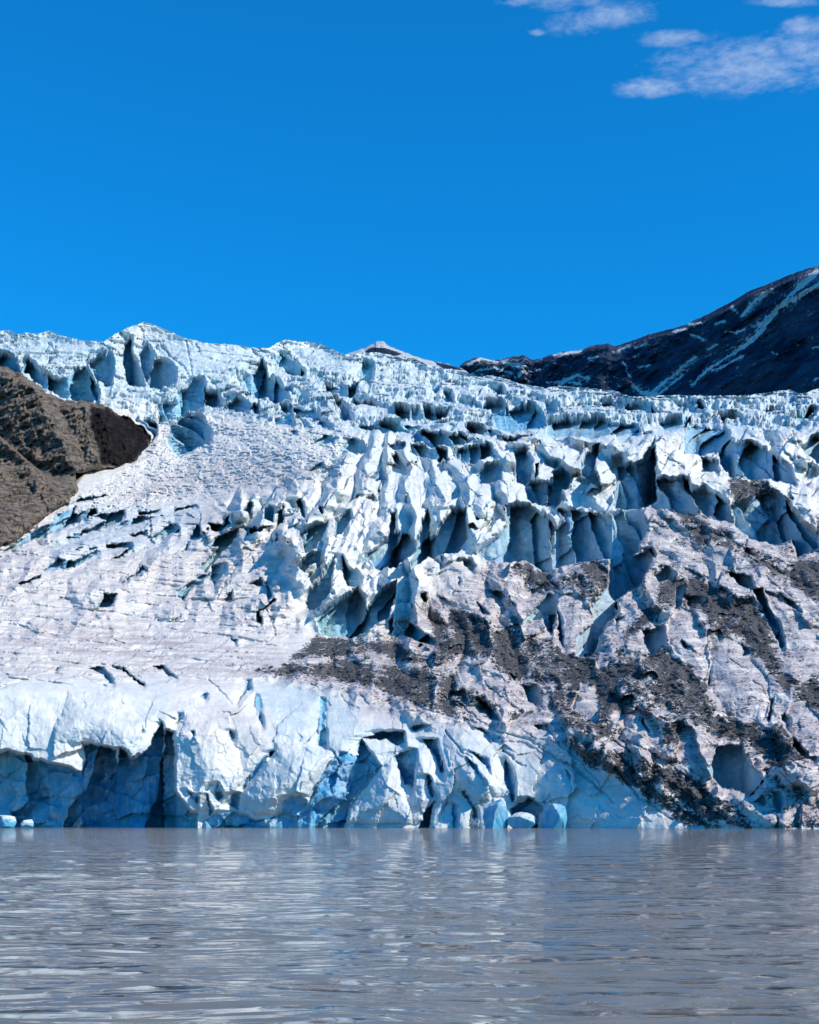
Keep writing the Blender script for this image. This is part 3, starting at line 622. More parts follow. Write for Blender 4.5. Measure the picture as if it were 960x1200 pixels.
# final positions: half of the relief towards the viewer's side, part of it lifts the ice
EDGE = sstep((PY - skyl[None, :]), 0, 10)                     # keep the skyline where it stands
lift = np.clip(REL, -14, 8) * .28 * R_up * EDGE + np.clip(REL, -6, 6) * .18 * R_fin
DD = D0 - REL * np.where(PITREL > 0, 1, .9)
XX = (PX - 480) / F * DD; YY = DD; ZZ = (HY - PY) / F * DD + EYE + lift
GLAC_D = DD

def grid_faces(nr, nc):
    i = np.arange((nr - 1) * (nc - 1)).reshape(nr - 1, nc - 1); r = i // (nc - 1); c = i % (nc - 1); a = r * nc + c
    return np.stack([a, a + 1, a + nc + 1, a + nc], -1).reshape(-1, 4)
def mesh_np(name, co, faces, mat, parent=None, masks=None, smooth=True):
    me = bpy.data.meshes.new(name); nv, nf, k = len(co), len(faces), faces.shape[1]
    me.vertices.add(nv); me.vertices.foreach_set('co', np.ascontiguousarray(co, dtype=np.float32).ravel())
    me.loops.add(nf * k); me.loops.foreach_set('vertex_index', np.ascontiguousarray(faces, dtype=np.int32).ravel())
    me.polygons.add(nf); me.polygons.foreach_set('loop_start', np.arange(0, nf * k, k, dtype=np.int32))
    me.polygons.foreach_set('use_smooth', np.full(nf, smooth, dtype=bool))
    me.update(calc_edges=True)
    if masks is not None:
        at = me.attributes.new('mask', 'FLOAT_COLOR', 'POINT'); at.data.foreach_set('color', np.ascontiguousarray(masks, dtype=np.float32).ravel())
    me.materials.append(mat)
    o = bpy.data.objects.new(name, me); COL.objects.link(o)
    if parent: o.parent = parent; o.matrix_parent_inverse = parent.matrix_basis.inverted()
    return o
def tag(o, label=None, cat=None, group=None, kind=None):
    if label: o['label'] = label
    if cat: o['category'] = cat
    if group: o['group'] = group
    if kind: o['kind'] = kind
    return o

# ------------------------------------------------------------------ materials
def new_mat(name):
    m = bpy.data.materials.new(name); m.use_nodes = True; m.node_tree.nodes.clear(); return m, m.node_tree
def finish(nt, color, rough, normal=None, **kw):
    b = nd(nt, 'ShaderNodeBsdfPrincipled')
    nt.links.new(color, b.inputs['Base Color'])
    if isinstance(rough, bpy.types.NodeSocket): nt.links.new(rough, b.inputs['Roughness'])
    else: b.inputs['Roughness'].default_value = rough
    if normal is not None: nt.links.new(normal, b.inputs['Normal'])
    for k, v in kw.items(): b.inputs[k].default_value = v
    nt.links.new(b.outputs[0], nd(nt, 'ShaderNodeOutputMaterial').inputs[0]); return b
def ice_material():
    m, nt = new_mat('glacier_ice')
    tc = nd(nt, 'ShaderNodeTexCoord').outputs['Object']
    at = nd(nt, 'ShaderNodeAttribute', attribute_name='mask'); sp = nd(nt, 'ShaderNodeSeparateColor', {0: at.outputs['Color']})
    dirt, pink, ice_shade_blue = sp.outputs[0], sp.outputs[1], sp.outputs[2]
    nl = noise_n(nt, tc, .035, 6, .6); nm = noise_n(nt, tc, .22, 8, .65); ns = noise_n(nt, tc, 1.1, 8, .7)
    mpa = nd(nt, 'ShaderNodeMapping', {'Vector': tc, 'Rotation': (0, math.radians(36), 0), 'Scale': (.10, .05, 1.0)})
    mpb = nd(nt, 'ShaderNodeMapping', {'Vector': tc, 'Rotation': (0, math.radians(-16), 0), 'Scale': (.10, .05, 1.0)})
    side = maprange(nt, nd(nt, 'ShaderNodeSeparateXYZ', {0: tc}).outputs[0], -45, 35)
    mxx = nt.nodes.new('ShaderNodeMix'); mxx.data_type = 'FLOAT'
    nt.links.new(side, mxx.inputs[0]); nt.links.new(noise_n(nt, mpb.outputs[0], .55, 8, .65, .4), mxx.inputs[2]); nt.links.new(noise_n(nt, mpa.outputs[0], .55, 8, .65, .4), mxx.inputs[3])
    nstk = mxx.outputs[0]
    ice = mixc(nt, maprange(nt, nm, .35, .7), (.83, .785, .715), (.70, .67, .63))
    blue = mixc(nt, maprange(nt, nl, .35, .65), (.035, .30, .54), (.11, .45, .62))  # blue of deep ice, darkened to carry the shade of the hollows
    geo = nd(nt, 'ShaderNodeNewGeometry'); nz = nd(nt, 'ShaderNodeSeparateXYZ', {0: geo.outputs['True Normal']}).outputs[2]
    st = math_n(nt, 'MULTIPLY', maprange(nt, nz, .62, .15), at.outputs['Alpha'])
    ice_shade_blue = math_n(nt, 'MAXIMUM', ice_shade_blue, st)
    fr = math_n(nt, 'MULTIPLY', ice_shade_blue, maprange(nt, nm, .3, .65, .6, 1.0), clamp=True)
    c = mixc(nt, fr, ice, blue)
    pk = math_n(nt, 'MULTIPLY', pink, maprange(nt, math_n(nt, 'ADD', nstk, math_n(nt, 'MULTIPLY', nl, .3)), .42, .74), clamp=True)
    pk = math_n(nt, 'MULTIPLY', pk, math_n(nt, 'SUBTRACT', 1.0, ice_shade_blue), clamp=True)
    c = mixc(nt, pk, c, (.47, .41, .42))
    # thin wind-blown grit everywhere, in streaks
    gr = math_n(nt, 'MULTIPLY', maprange(nt, math_n(nt, 'ADD', nstk, math_n(nt, 'MULTIPLY', pink, .12)), .60, .74), maprange(nt, ns, .45, .6))
    gr = math_n(nt, 'MULTIPLY', gr, math_n(nt, 'SUBTRACT', .6, math_n(nt, 'MULTIPLY', ice_shade_blue, .6)), clamp=True)
    c = mixc(nt, gr, c, (.20, .17, .16))
    gv = noise_n(nt, tc, 1.6, 6, .75); gcol = mixc(nt, maprange(nt, gv, .35, .68), (.024, .025, .028), (.15, .150, .160))
    dm = math_n(nt, 'ADD', math_n(nt, 'MULTIPLY', dirt, 1.25), math_n(nt, 'MULTIPLY', math_n(nt, 'SUBTRACT', ns, .5), 3.4))
    dm = math_n(nt, 'ADD', dm, math_n(nt, 'MULTIPLY', math_n(nt, 'SUBTRACT', nm, .5), 2.6))
    dmask = math_n(nt, 'MULTIPLY', maprange(nt, dm, .42, .72), maprange(nt, dirt, .02, .2), clamp=True)
    c = mixc(nt, dmask, c, gcol)
    h = math_n(nt, 'ADD', math_n(nt, 'MULTIPLY', nm, 1.1), math_n(nt, 'MULTIPLY', ns, .35))
    h = math_n(nt, 'ADD', h, math_n(nt, 'MULTIPLY', math_n(nt, 'MULTIPLY', gv, dmask), .8))
    bmp = nd(nt, 'ShaderNodeBump', {'Height': h, 'Strength': .38, 'Distance': 1.0})
    finish(nt, c, math_n(nt, 'ADD', .5, math_n(nt, 'MULTIPLY', dmask, .35)), bmp.outputs[0], **{'IOR': 1.31, 'Specular IOR Level': .35})
    return m
M_ICE = ice_material()
def rock_material(name, cols, scale, rot, streak, snow=False, bump=1.0, bdist=2.0, smul=6):
    m, nt = new_mat(name)
    tc = nd(nt, 'ShaderNodeTexCoord').outputs['Object']
    mp = nd(nt, 'ShaderNodeMapping', {'Vector': tc, 'Rotation': (0, rot, 0), 'Scale': streak})
    a = noise_n(nt, mp.outputs[0], scale, 9, .68, .3); b = noise_n(nt, tc, scale * .35, 6, .6); s = noise_n(nt, tc, scale * smul, 6, .7)
    at = nd(nt, 'ShaderNodeAttribute', attribute_name='mask'); sp = nd(nt, 'ShaderNodeSeparateColor', {0: at.outputs['Color']})
    c = mixc(nt, maprange(nt, a, .38, .60), cols[0], cols[1])
    c = mixc(nt, math_n(nt, 'MULTIPLY', maprange(nt, b, .5, .68), maprange(nt, s, .35, .6)), c, cols[2])
    c = mixc(nt, math_n(nt, 'MULTIPLY', maprange(nt, s, .5, .7), .6), c, cols[0])
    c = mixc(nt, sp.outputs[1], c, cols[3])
    if snow:
        sm = math_n(nt, 'ADD', sp.outputs[0], math_n(nt, 'MULTIPLY', math_n(nt, 'SUBTRACT', a, .5), 1.3))
        sm = math_n(nt, 'ADD', sm, math_n(nt, 'MULTIPLY', math_n(nt, 'SUBTRACT', s, .5), 2.0))
        sm = math_n(nt, 'MULTIPLY', maprange(nt, sm, .45, .75), maprange(nt, sp.outputs[0], .0, .15))
        c = mixc(nt, sm, c, (.78, .81, .86))
    h = math_n(nt, 'ADD', math_n(nt, 'MULTIPLY', a, 1.0), math_n(nt, 'MULTIPLY', s, .25))
    bm = nd(nt, 'ShaderNodeBump', {'Height': h, 'Strength': bump, 'Distance': bdist})
    finish(nt, c, .9, bm.outputs[0], **{'Specular IOR Level': .06})
    return m
# ------------------------------------------------------------------ the glacier as one thing with parts
glacier = bpy.data.objects.new('glacier', None); COL.objects.link(glacier); glacier.location = (0, 420, 0)
tag(glacier, 'broad crevassed blue and white glacier spilling down to the grey lake', 'glacier')
co = np.stack([XX, YY, ZZ], -1).reshape(-1, 3)
masks = np.stack([DIRT, PINKM, ICE_SHADE_BLUE, STEEP], -1).reshape(-1, 4)
faces = grid_faces(*PX.shape)
fpx = WX[:-1, :-1].ravel(); fpy = WY[:-1, :-1].ravel()
PARTS = [  # name, label, outline in photograph pixels (later wins)
 ('rubble_ice', 'dirty ice slope covered with grey rubble', [(300,790),(440,740),(500,700),(560,655),(700,650),(790,590),(1500,690),(1500,1000),(880,1000),(700,930),(640,890),(540,845),(420,812)]),
 ('upper_icefall', 'broken teal and white seracs under the skyline', [(-500,300),(1500,300),(1500,500),(960,500),(640,512),(480,530),(430,505),(230,480),(180,490),(-500,450)]),
 ('ice_shelf', 'pinkish rubbly ice shelf beside the brown rock', [(230,480),(430,505),(440,540),(380,560),(260,590),(100,600),(90,570),(150,545),(180,490)]),
 ('ice_fins', 'tall white leaning fins above the dark blue hollows', [(440,500),(480,530),(640,512),(830,490),(980,500),(980,560),(960,640),(860,600),(790,590),(700,600),(560,655),(440,750),(370,745),(330,650),(260,600),(380,560)]),
 ('calving_front', 'steep ice cliff rising from the lake', [(-500,790),(200,780),(320,795),(440,812),(540,845),(640,890),(700,930),(785,1000),(-500,1000)]),
 ('overhang', 'smooth grey white overhang above the blue cave', [(-500,795),(60,788),(150,795),(190,830),(192,848),(180,875),(152,890),(100,870),(95,900),(35,884),(-500,884)]),
 ('ice_cave', 'deep blue undercut cave at the waterline', [(-500,884),(35,884),(82,900),(98,902),(98,872),(135,878),(155,890),(175,875),(192,848),(194,1000),(-500,1000)]),
 ('ice_buttress', 'tall white buttress beside the cave', [(194,1000),(192,848),(215,832),(250,810),(290,850),(325,875),(285,920),(270,935),(275,950),(240,1000)]),
 ('ice_block', 'rough pale leaning block with pitted face', [(282,945),(290,915),(318,880),(330,868),(400,884),(372,925),(358,945),(315,962),(300,960)]),
 ('blue_cleft', 'deep blue cleft between leaning blocks', [(300,1000),(315,962),(358,945),(372,925),(400,884),(420,872),(448,890),(420,925),(402,945),(396,1000)]),
 ('ice_pyramid', 'smooth blue triangular slab', [(398,1000),(402,962),(415,940),(462,884),(470,910),(487,966),(487,1000)]),
 ('white_buttress', 'bright white fluted buttress', [(487,1000),(487,960),(466,900),(485,865),(520,845),(545,842),(580,872),(600,930),(560,1000)]),
 ('ice_foot', 'low pale blue toe of ice at the lake', [(640,1000),(660,892),(680,900),(720,930),(785,1000)]),
 ('ice_dome', 'smooth round lavender boulder of ice ringed by rubble', [(829,780),(833,752),(848,744),(866,752),(888,778),(905,800),(903,822),(896,849),(880,842),(850,834),(832,812)]),
 ('ice_dome', 'pinkish rounded ice swelling at the right edge', [(915,850),(925,825),(940,818),(965,840),(1100,870),(1100,900),(960,890),(935,880),(925,862)]),
 ('ice_dome', 'slim pink ice knob left of the dark hollow', [(790,882),(800,850),(812,850),(822,880),(832,910),(835,920),(800,900)]),
 ('dark_hollow', 'round dark blue hollow in the rubble slope', T('L', [(440,480),(480,380),(600,370),(640,470),(690,510),(700,550),(640,610),(510,570),(460,530)])),
 ('ice_wall', 'wide shaded blue ice wall above the rubble', T('G', [(440,90),(560,80),(640,130),(690,90),(840,110),(960,150),(970,340),(880,350),(740,370),(640,410),(540,350),(430,360),(320,320),(330,280),(400,240),(460,170)])),
 ('ice_wall', 'shaded blue ice wall under the right seracs', T('D', [(330,520),(370,490),(520,520),(560,590),(640,590),(730,630),(830,710),(850,780),(540,760),(500,700),(490,640),(420,660),(330,650)])),
 ('ice_wall', 'dark rounded ice wall near the right edge', T('H', [(550,80),(740,10),(830,90),(880,170),(960,230),(960,290),(860,340),(830,250),(760,270),(640,250),(560,190)])),
 ('summit_serac', 'highest white ice tower with blue shaded face', [(103,425),(122,400),(150,384),(168,378),(205,391),(222,398),(225,440),(205,455),(150,450),(118,440)]),
 ('summit_serac', 'second rounded white ice crest on the skyline', [(300,408),(325,402),(335,398),(375,403),(405,416),(420,440),(360,440),(320,420)]),
 ('crevasse', 'large dark blue crevasse among the middle fins', T('F', [(520,600),(680,500),(720,470),(760,540),(760,570),(830,480),(900,450),(900,520),(860,620),(760,690),(700,710),(550,700),(530,650)])),
]
pid = np.zeros(len(faces), np.int32)
for k, (n, l, P) in enumerate(PARTS): pid[sdf(fpx, fpy, P) > 0] = k + 1
infos = [('icefall', 'pale folded ice slope in the middle of the glacier')] + [(n, l) for n, l, P in PARTS]
for k, (n, l) in enumerate(infos):
    fs = faces[pid == k]
    if not len(fs): continue
    used, inv = np.unique(fs, return_inverse=True)
    o = mesh_np(n, co[used] , inv.reshape(-1, 4), M_ICE, glacier, masks[used])
    o['label'] = l
# far side of the crest so the ice is a body and not a sheet
crest = np.stack([XX[-1], YY[-1], ZZ[-1]], -1); rows = [crest]
for dy, dz in ((15, -1.5), (60, -14), (200, -70), (420, -190)): rows.append(crest + np.array([0, dy, dz]))
R = np.stack(rows); mk = np.zeros((R.shape[0] * R.shape[1], 4)); mk[:, 2] = .3; mk[:, 3] = 1
o = mesh_np('upper_snowfield', R.reshape(-1, 3), grid_faces(R.shape[0], R.shape[1]), M_ICE, glacier, mk)

# ------------------------------------------------------------------ brown rock outcrop on the left
ROCK = [(-420,380),(-60,405),(-10,428),(8,432),(26,440),(48,456),(60,464),(75,470),(105,472),(128,479),(142,486),(156,492),(168,500),(176,511),(175,522),(160,540),(138,548),(110,552),(88,556),(92,574),(80,590),(60,600),(40,618),(20,636),(0,644),(-60,665),(-420,760)]
rx = np.concatenate([np.arange(-400, -10, 6.0), np.arange(-10, 184, .9)]); ry = np.arange(395, 760, 1.0)
RX, RY = np.meshgrid(rx, ry)
RWX = RX + 5.5 * fbm(RX / 10, RY / 10, 4, 70, .65); RWY = RY + 5.5 * fbm(RX / 12, RY / 12, 4, 74, .6)
s = sdf(RWX, RWY, ROCK)
gd = blur_rows(base_depth(RX, RY), 10)
CONT = [(-420,760),(-60,665),(0,644),(20,636),(40,618),(60,600),(80,590),(92,574),(95,560),(110,552),(138,548),(160,540),(178,520)]
dl, _, ct = linedist(RX, RY, CONT)
cD = np.interp(ct, np.linspace(0, 1, len(CONT)), [float(base_depth(np.array([p[0]], float), np.array([p[1]], float))[0]) for p in CONT]) - 4
mpp = gd / F; ru = RX * mpp; rv = (HY - RY) * mpp
th = -1.0; qa = ru * math.cos(th) - rv * math.sin(th); qb = ru * math.sin(th) + rv * math.cos(th)
rr = 15 * fbm(qb / 15, qa / 38, 5, 80, .65, True) + 6 * fbm(qb / 6, qa / 18, 4, 82, .6, True) + 3.6 * fbm(qb / 2.6, qa / 11, 3, 83, .6, True) + 3.2 * fbm(ru / 2.5, rv / 3.5, 4, 84, .6)
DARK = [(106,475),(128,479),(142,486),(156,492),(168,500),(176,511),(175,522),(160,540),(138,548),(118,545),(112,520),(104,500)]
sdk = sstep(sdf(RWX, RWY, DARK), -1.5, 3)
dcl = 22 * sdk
RD = cD + dl * .75 - rr * sstep(s, 0, 6) + dcl * .6
for _ in range(1): RD = blur_rows(RD, 1)
RD = RD + 150 * np.maximum(-s, 0)
# steep left side blends to the ice
keep = s > -4
rco = np.stack([(RX - 480) / F * RD, RD, (HY - RY) / F * RD + EYE], -1).reshape(-1, 3)
rf = grid_faces(*RX.shape)[:, ::-1]; kk = keep.ravel(); rf = rf[kk[rf].all(1)]
used, inv = np.unique(rf, return_inverse=True)
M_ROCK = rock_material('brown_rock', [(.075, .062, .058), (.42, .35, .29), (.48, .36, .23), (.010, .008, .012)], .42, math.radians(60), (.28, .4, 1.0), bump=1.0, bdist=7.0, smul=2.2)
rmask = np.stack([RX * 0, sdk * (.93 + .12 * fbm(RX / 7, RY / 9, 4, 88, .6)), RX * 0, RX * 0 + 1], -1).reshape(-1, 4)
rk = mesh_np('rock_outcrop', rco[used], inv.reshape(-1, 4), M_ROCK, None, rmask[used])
tag(rk, 'brown craggy rock outcrop with dark right end beside the ice', 'rock outcrop')
rk['kind'] = 'structure'

# ------------------------------------------------------------------ mountains behind
SNOWL = [  # width px, points
 (5.0, [(966,332),(948,340),(930,350),(912,362),(895,385),(878,402),(860,413)]), (3.6, [(862,412),(845,424),(830,433),(812,450)]), (3.0, [(870,417),(850,428),(835,434)]),
 (5.5, [(958,318),(935,338),(905,368),(890,382)]), (4.0, [(905,340),(885,352),(870,370)]), (2.4, [(815,418),(800,430),(790,440),(775,450),(762,462)]), (4.5, [(742,452),(752,460),(768,462)]),
 (1.8, [(800,440),(785,452),(770,464)]), (3.0, [(548,428),(565,420),(582,424)]), (4.0, [(590,425),(605,428),(618,430)]), (3.5, [(612,436),(608,442)]), (2.2, [(560,434),(580,431),(600,438)]),
 (2.6, [(650,416),(668,413),(680,412)]), (3.5, [(655,450),(675,440),(690,443)]), (3, [(668,448),(680,450)]), (2.2, [(725,410),(738,406)]), (2.2, [(745,408),(758,402)]), (2.0, [(810,392),(824,398)]),
 (2.0, [(790,388),(805,386)]), (1.8, [(730,424),(735,432)]), (1.8, [(735,436),(740,442)]), (1.8, [(850,388),(862,390),(872,386)]), (2.0, [(838,380),(850,376)]), (1.2, [(952,408),(962,406)]), (1.2, [(932,403),(936,404)]),
 (1.6, [(690,420),(700,418)]), (2.4, [(858,360),(864,366)]), (2.4, [(955,445),(966,440)]), (1.6, [(750,430),(762,428)]), (1.4, [(830,410),(840,404)]), (1.2, [(905,413),(911,415)]),
 (2.4, [(786,376),(812,380),(822,378)])]
def mountain(name, skyp, x0, x1, ybot, depth_top, depth_bot, step, snowlines, amp, seed, mat, smooth_snow=0.0, extra=None, face=0.0):
    xs = np.arange(x0, x1, step); n = int((ybot - min(p[1] for p in skyp if x0 - 50 <= p[0] <= x1 + 50)) / step * .9)
    sk = np.interp(xs, [p[0] for p in skyp], [p[1] for p in skyp]) + 2.2 * fbm(xs / 9, xs * 0 + seed, 4, seed, .65)
    t = np.linspace(0, 1, n)[:, None]
    X = np.repeat(xs[None], n, 0); Y = ybot + (sk[None] - ybot) * t
    D = depth_bot + (depth_top - depth_bot) * t - face * (X - 740) * depth_bot / F
    mp_ = D / F; u = X * mp_; v = (HY - Y) * mp_
    a = .85; qa = u * math.cos(a) + v * math.sin(a); qb = -u * math.sin(a) + v * math.cos(a)
    rel = amp * fbm(qb / 130, qa / 420, 6, seed + 3, .55, True) + amp * .4 * fbm(u / 60, v / 90, 5, seed + 9, .6, True)
    D = D - rel * sstep(1 - t, 0, .05) - .0
    sn = np.full(X.shape, smooth_snow) + (.5 * sstep(fbm(X / 9, Y / 5, 4, seed + 40, .6), .12, .5) * (1 - sstep(X, 640, 900)) + .2) * (smooth_snow < .5)
    wx = X + 2.2 * fbm(X / 7, Y / 7, 3, seed + 20, .6); wy = Y + 2.2 * fbm(X / 7, Y / 7, 3, seed + 25, .6)
    for w, P in snowlines:
        d, _, _ = linedist(wx, wy, P); sn = np.maximum(sn, .85 - .40 * sstep(d, w * .2, w * .7) - .45 * sstep(d, w * .6, w * 3.2))
    if extra is not None: sn = extra(X, Y, sn)
    front = np.stack([(X - 480) / F * D, D, (HY - Y) / F * D + EYE], -1)
    back = [front[-1] + np.array([0, dy, dz]) for dy, dz in ((60, -20), (300, -180), (900, -600))]
    G = np.concatenate([front, np.stack(back)]); mkk = np.concatenate([sn, np.repeat(sn[-1:], 3, 0)])
    mask = np.stack([mkk, mkk * 0, mkk * 0, mkk * 0 + 1], -1).reshape(-1, 4)
    return mesh_np(name, G.reshape(-1, 3), grid_faces(G.shape[0], G.shape[1]), mat, None, mask)
M_MTN = rock_material('hazed_mountain_rock', [(.008, .024, .06), (.05, .085, .15), (.07, .09, .13), (.02, .02, .02)], .02, math.radians(-50), (.3, .5, 1.0), snow=True, bump=1.0, bdist=40.0, smul=6)  # bluish-dark rock colours stand in for the distance haze
MSKY = [(500,440),(530,437),(537,431),(545,424),(560,418),(575,422),(590,421),(600,418),(612,416),(625,422),(650,415),(660,412),(680,411),(690,406),(712,402),(720,406),(745,398),(760,392),(780,387),(800,382),(830,368),(860,352),(880,340),(900,333),(925,322),(945,315),(960,311),(1100,262),(1500,200)]
mt = mountain('mountain', MSKY, 524, 1400, 520, 3750, 3300, 1.1, SNOWL, 95, 200, M_MTN, face=1.55)
tag(mt, 'dark snow-streaked mountain ridge rising to the right behind the glacier', 'mountain', kind='structure')
def summit_snow(X, Y, sn):
    P = [(428,412),(436,407),(452,408),(462,411),(472,415),(462,417),(445,416),(432,414)]
    s_ = sdf(X, Y, P); sn = np.minimum(sn, 1 - .95 * sstep(s_, -1, 1)); s2 = sdf(X, Y, [(508,424),(520,426),(536,430),(545,434),(520,432)])
    return np.minimum(sn, 1 - .95 * sstep(s2, -1, 1))
NSKY = [(380,425),(400,417),(415,412),(428,407),(438,403),(441,400),(450,400),(453,404),(462,408),(475,413),(490,419),(510,424),(525,427),(540,431),(560,445)]
mt2 = mountain('mountain', NSKY, 382, 560, 470, 2300, 1900, 1.0, [], 14, 240, M_MTN, 1.7, summit_snow)
tag(mt2, 'small snowy summit with a rocky patch peeking above the middle of the glacier', 'mountain', kind='structure')

# ------------------------------------------------------------------ lake
def water_material():
    m, nt = new_mat('silty_lake_water')
    tc = nd(nt, 'ShaderNodeTexCoord').outputs['Object']
    c = mixc(nt, noise_n(nt, tc, .05, 3, .5), (.165, .16, .14), (.21, .205, .18))
    mp1 = nd(nt, 'ShaderNodeMapping', {'Vector': tc, 'Rotation': (0, 0, .12), 'Scale': (.38, 1.0, 1)})
    a = noise_n(nt, mp1.outputs[0], .8, 3, .5, .2); b = noise_n(nt, mp1.outputs[0], 3.2, 2, .5)
    h = math_n(nt, 'ADD', math_n(nt, 'MULTIPLY', a, .55), math_n(nt, 'MULTIPLY', b, .12))
    bm = nd(nt, 'ShaderNodeBump', {'Height': h, 'Strength': 1.0, 'Distance': .85})
    finish(nt, c, .04, bm.outputs[0], **{'IOR': 1.5})
    return m
wy_ = []
y = 3.0
while y < 470: wy_.append(y); y *= 1.0035 if y < 40 else 1.012
wy_ = np.array([-400.0, -40.0, 0.0] + wy_)
wu = np.linspace(-1.2, 1.2, 900)
WYg, WUg = np.meshgrid(wy_, wu, indexing='ij'); WXg = WUg * (np.abs(WYg) * .75 + 12)
amp = np.clip(1 - (WYg - 30) / 120, 0.0, 1) * (WYg > 2)
wz = amp * (.06 * fbm(WXg / 2.4, WYg / 1.4, 3, 300) + .11 * fbm((WXg + WYg * .4) / 6, WYg / 3.4, 2, 310))
lake = mesh_np('lake', np.stack([WXg, WYg, wz], -1).reshape(-1, 3), grid_faces(*WXg.shape)[:, ::-1], water_material())
tag(lake, 'rippled silty grey lake in front of the glacier', 'lake', kind='structure')
gb = mesh_np('ground', np.array([[-9000, -3000, -14], [9000, -3000, -14], [9000, 9000, -14], [-9000, 9000, -14]], float), np.array([[0, 1, 2, 3]]), M_ROCK)
tag(gb, 'lake bed and valley floor', 'ground', kind='structure')

# ------------------------------------------------------------------ floating ice and boulders
import bmesh
def surf_at(px, py):
    c = int(np.argmin(np.abs(pxs - px))); r = int(np.argmin(np.abs(PY[:, c] - py))); return np.array([XX[r, c], YY[r, c], ZZ[r, c]])
def lump(name, px, pyb, wpx, hpx, dep, D, seed, ice_shade_blue, label, cat, group=None, cuts=None, sub=4):
    bm = bmesh.new(); bmesh.ops.create_icosphere(bm, subdivisions=sub, radius=1.0)
    r = np.random.default_rng(seed); mp_ = D / F
    planes = [(np.array(v) / np.linalg.norm(v), d) for v, d in (cuts or [])]
    for _ in range(9):
        v = r.normal(size=3); v /= np.linalg.norm(v); planes.append((v, r.uniform(.55, .85)))
    P = np.array([v.co[:] for v in bm.verts])
    for n_, d in planes:
        q = P @ n_; over = np.maximum(q - d, 0); P -= over[:, None] * n_[None]
    P += .05 * np.stack([vnoise(P[:, 0] * 4 + seed, P[:, 1] * 4 + P[:, 2] * 3, seed + k) for k in range(3)], -1)
    P[:, 0] *= wpx * mp_ / 2 / max(.1, P[:, 0].max()); P[:, 1] *= dep / 2
    zmin, zmax = P[:, 2].min(), P[:, 2].max(); H = hpx * mp_
    P[:, 2] = (P[:, 2] - zmin) / (zmax - zmin) * H * 1.35 - .35 * H
    base = np.array([(px - 480) / F * D, D, 0.0])
    for v, p in zip(bm.verts, P): v.co = p
    me = bpy.data.meshes.new(name); bm.to_mesh(me); bm.free()
    at = me.attributes.new('mask', 'FLOAT_COLOR', 'POINT'); mk = np.zeros((len(me.vertices), 4)); mk[:, 2] = ice_shade_blue; mk[:, 3] = 1
    at.data.foreach_set('color', mk.astype(np.float32).ravel()); me.materials.append(M_ICE)
    o = bpy.data.objects.new(name, me); COL.objects.link(o); o.location = base
    return tag(o, label, cat, group)
G1 = 'ice blocks lying at the waterline'
lump('ice_chunk', 8, 970, 24, 15, 6, 418, 1, .25, 'white crumbled ice chunk floating at the left edge under the cave', 'ice chunk', G1)
lump('ice_chunk', 33, 970, 14, 10, 5, 419, 2, .2, 'smaller white ice chunk before the cave, right of the one at the left edge', 'ice chunk', G1)
0 and lump('ice_chunk', 117, 970, 4, 4, 1.5, 420, 3, .1, 'tiny white ice bit floating in front of the middle of the cave', 'ice chunk', G1, sub=2)
lump('ice_chunk', 578, 970, 36, 34, 9, 397, 4, .9, 'pale blue rounded ice block at the foot of the white buttress', 'ice chunk', G1, [((-.8, -.6, .2), .45)])
lump('ice_chunk', 612, 970, 34, 19, 7, 395, 5, .35, 'low whitish wedge of ice between two blue blocks at the waterline', 'ice chunk', G1)
lump('ice_chunk', 649, 970, 31, 29, 8, 392, 6, 1.0, 'deep blue cube-like ice block at the waterline beside the pale toe', 'ice chunk', G1, [((-.7, -.7, .1), .4), ((0, 0, 1), .6)])
0 and lump('ice_chunk', 262, 970, 24, 9, 6, 420, 7, .8, 'low dark teal ice slab at the waterline right of the tall buttress', 'ice chunk', G1)

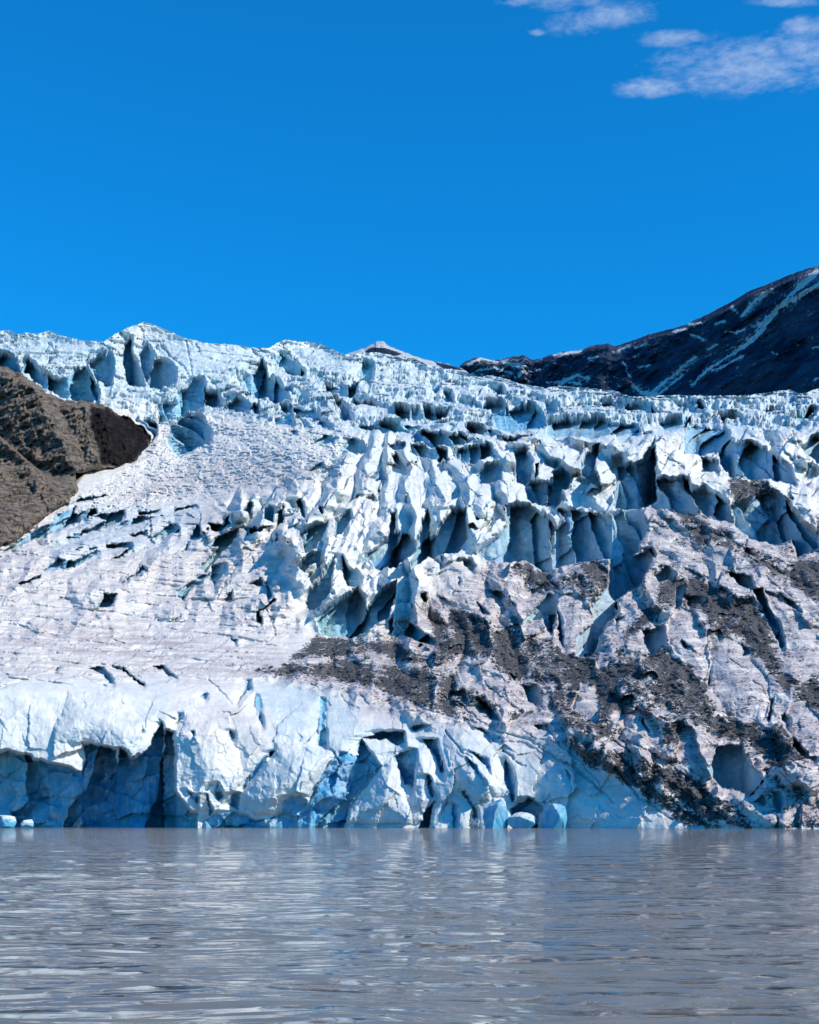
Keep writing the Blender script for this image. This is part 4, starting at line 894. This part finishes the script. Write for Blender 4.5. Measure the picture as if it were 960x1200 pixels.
# rubble: angular stones of all sizes on the dirty ice
M_STONE = rock_material('moraine_stone', [(.03, .03, .033), (.15, .145, .15), (.19, .17, .16), (.02, .02, .02)], .5, 0, (1, 1, 1), bump=.6, bdist=.2)
bmv = np.array([(0,0,1),(.9,0,.2),(.3,.85,.25),(-.75,.5,.1),(-.7,-.55,.3),(.3,-.9,.15),(.1,0,-.8)])
bmf = np.array([(0,1,2),(0,2,3),(0,3,4),(0,4,5),(0,5,1),(6,2,1),(6,3,2),(6,4,3),(6,5,4),(6,1,5)])
cand = np.argwhere((DIRT > .25) & (PX > -5) & (PX < 965) & (PITM < .5))
pick = cand[rng.integers(0, len(cand), 11000)]
vs = []; fs = []
P0 = np.stack([XX, YY, ZZ], -1)
for k, (r_, c_) in enumerate(pick):
    sz = min(.13 * (1 / max(rng.random(), .01)) ** .55, 1.0)
    a = rng.random() * 6.28; ca, sa = math.cos(a), math.sin(a)
    q = bmv * rng.uniform(.6, 1.3, (7, 3)) * sz
    q = np.stack([q[:, 0] * ca - q[:, 1] * sa, q[:, 0] * sa + q[:, 1] * ca, q[:, 2] * .8], -1)
    vs.append(q + P0[r_, c_] + np.array([0, -.1, .15 * sz])); fs.append(bmf + 7 * k)
rub = mesh_np('rubble', np.concatenate(vs), np.concatenate(fs), M_STONE, None, None, False)
tag(rub, 'grey and black stones strewn over the dirty ice', 'rubble', kind='stuff')
big = [(548,742,'in the upper left corner of the central rubble field'),(600,768,'in the middle of the central rubble field, right of the fins'),(655,775,'in the rubble just left of the narrow gully'),
       (700,790,'in the rubble below the deep shaded gully'),(720,812,'in the lower middle rubble left of the round ice dome'),(775,800,'between the two smooth ice domes'),(812,612,'on the high rubble band right of the shaded ice wall'),
       (640,684,'on the small rubble patch under the wide shaded wall'),(845,700,'at the top of the rubble arch on the right'),(905,782,'on the right flank of the rubble arch beside the ice dome'),
       (840,950,'close to the lake in the lowest rubble streak'),(430,772,'on the dark rubble band at the left end of the moraine')]
proto = None
for k, (bx, by, where) in enumerate(big):
    p = surf_at(bx, by)
    bm = bmesh.new(); bmesh.ops.create_icosphere(bm, subdivisions=3, radius=1.0); Q = np.array([v.co[:] for v in bm.verts]); r = np.random.default_rng(900 + k)
    for _ in range(12):
        v = r.normal(size=3); v /= np.linalg.norm(v); d = r.uniform(.5, .8); q = Q @ v; Q -= np.maximum(q - d, 0)[:, None] * v[None]
    Q *= np.array([1.2, 1.0, .85]) * r.uniform(.9, 1.7)
    for v, q in zip(bm.verts, Q): v.co = q
    me = bpy.data.meshes.new('boulder'); bm.to_mesh(me); bm.free(); me.materials.append(M_STONE)
    o = bpy.data.objects.new('boulder', me); COL.objects.link(o); o.location = (p[0], p[1] - .3, p[2] + .4)
    tag(o, 'dark boulder ' + where, 'boulder', 'boulders on the dirty ice')
print('verts', PX.size)
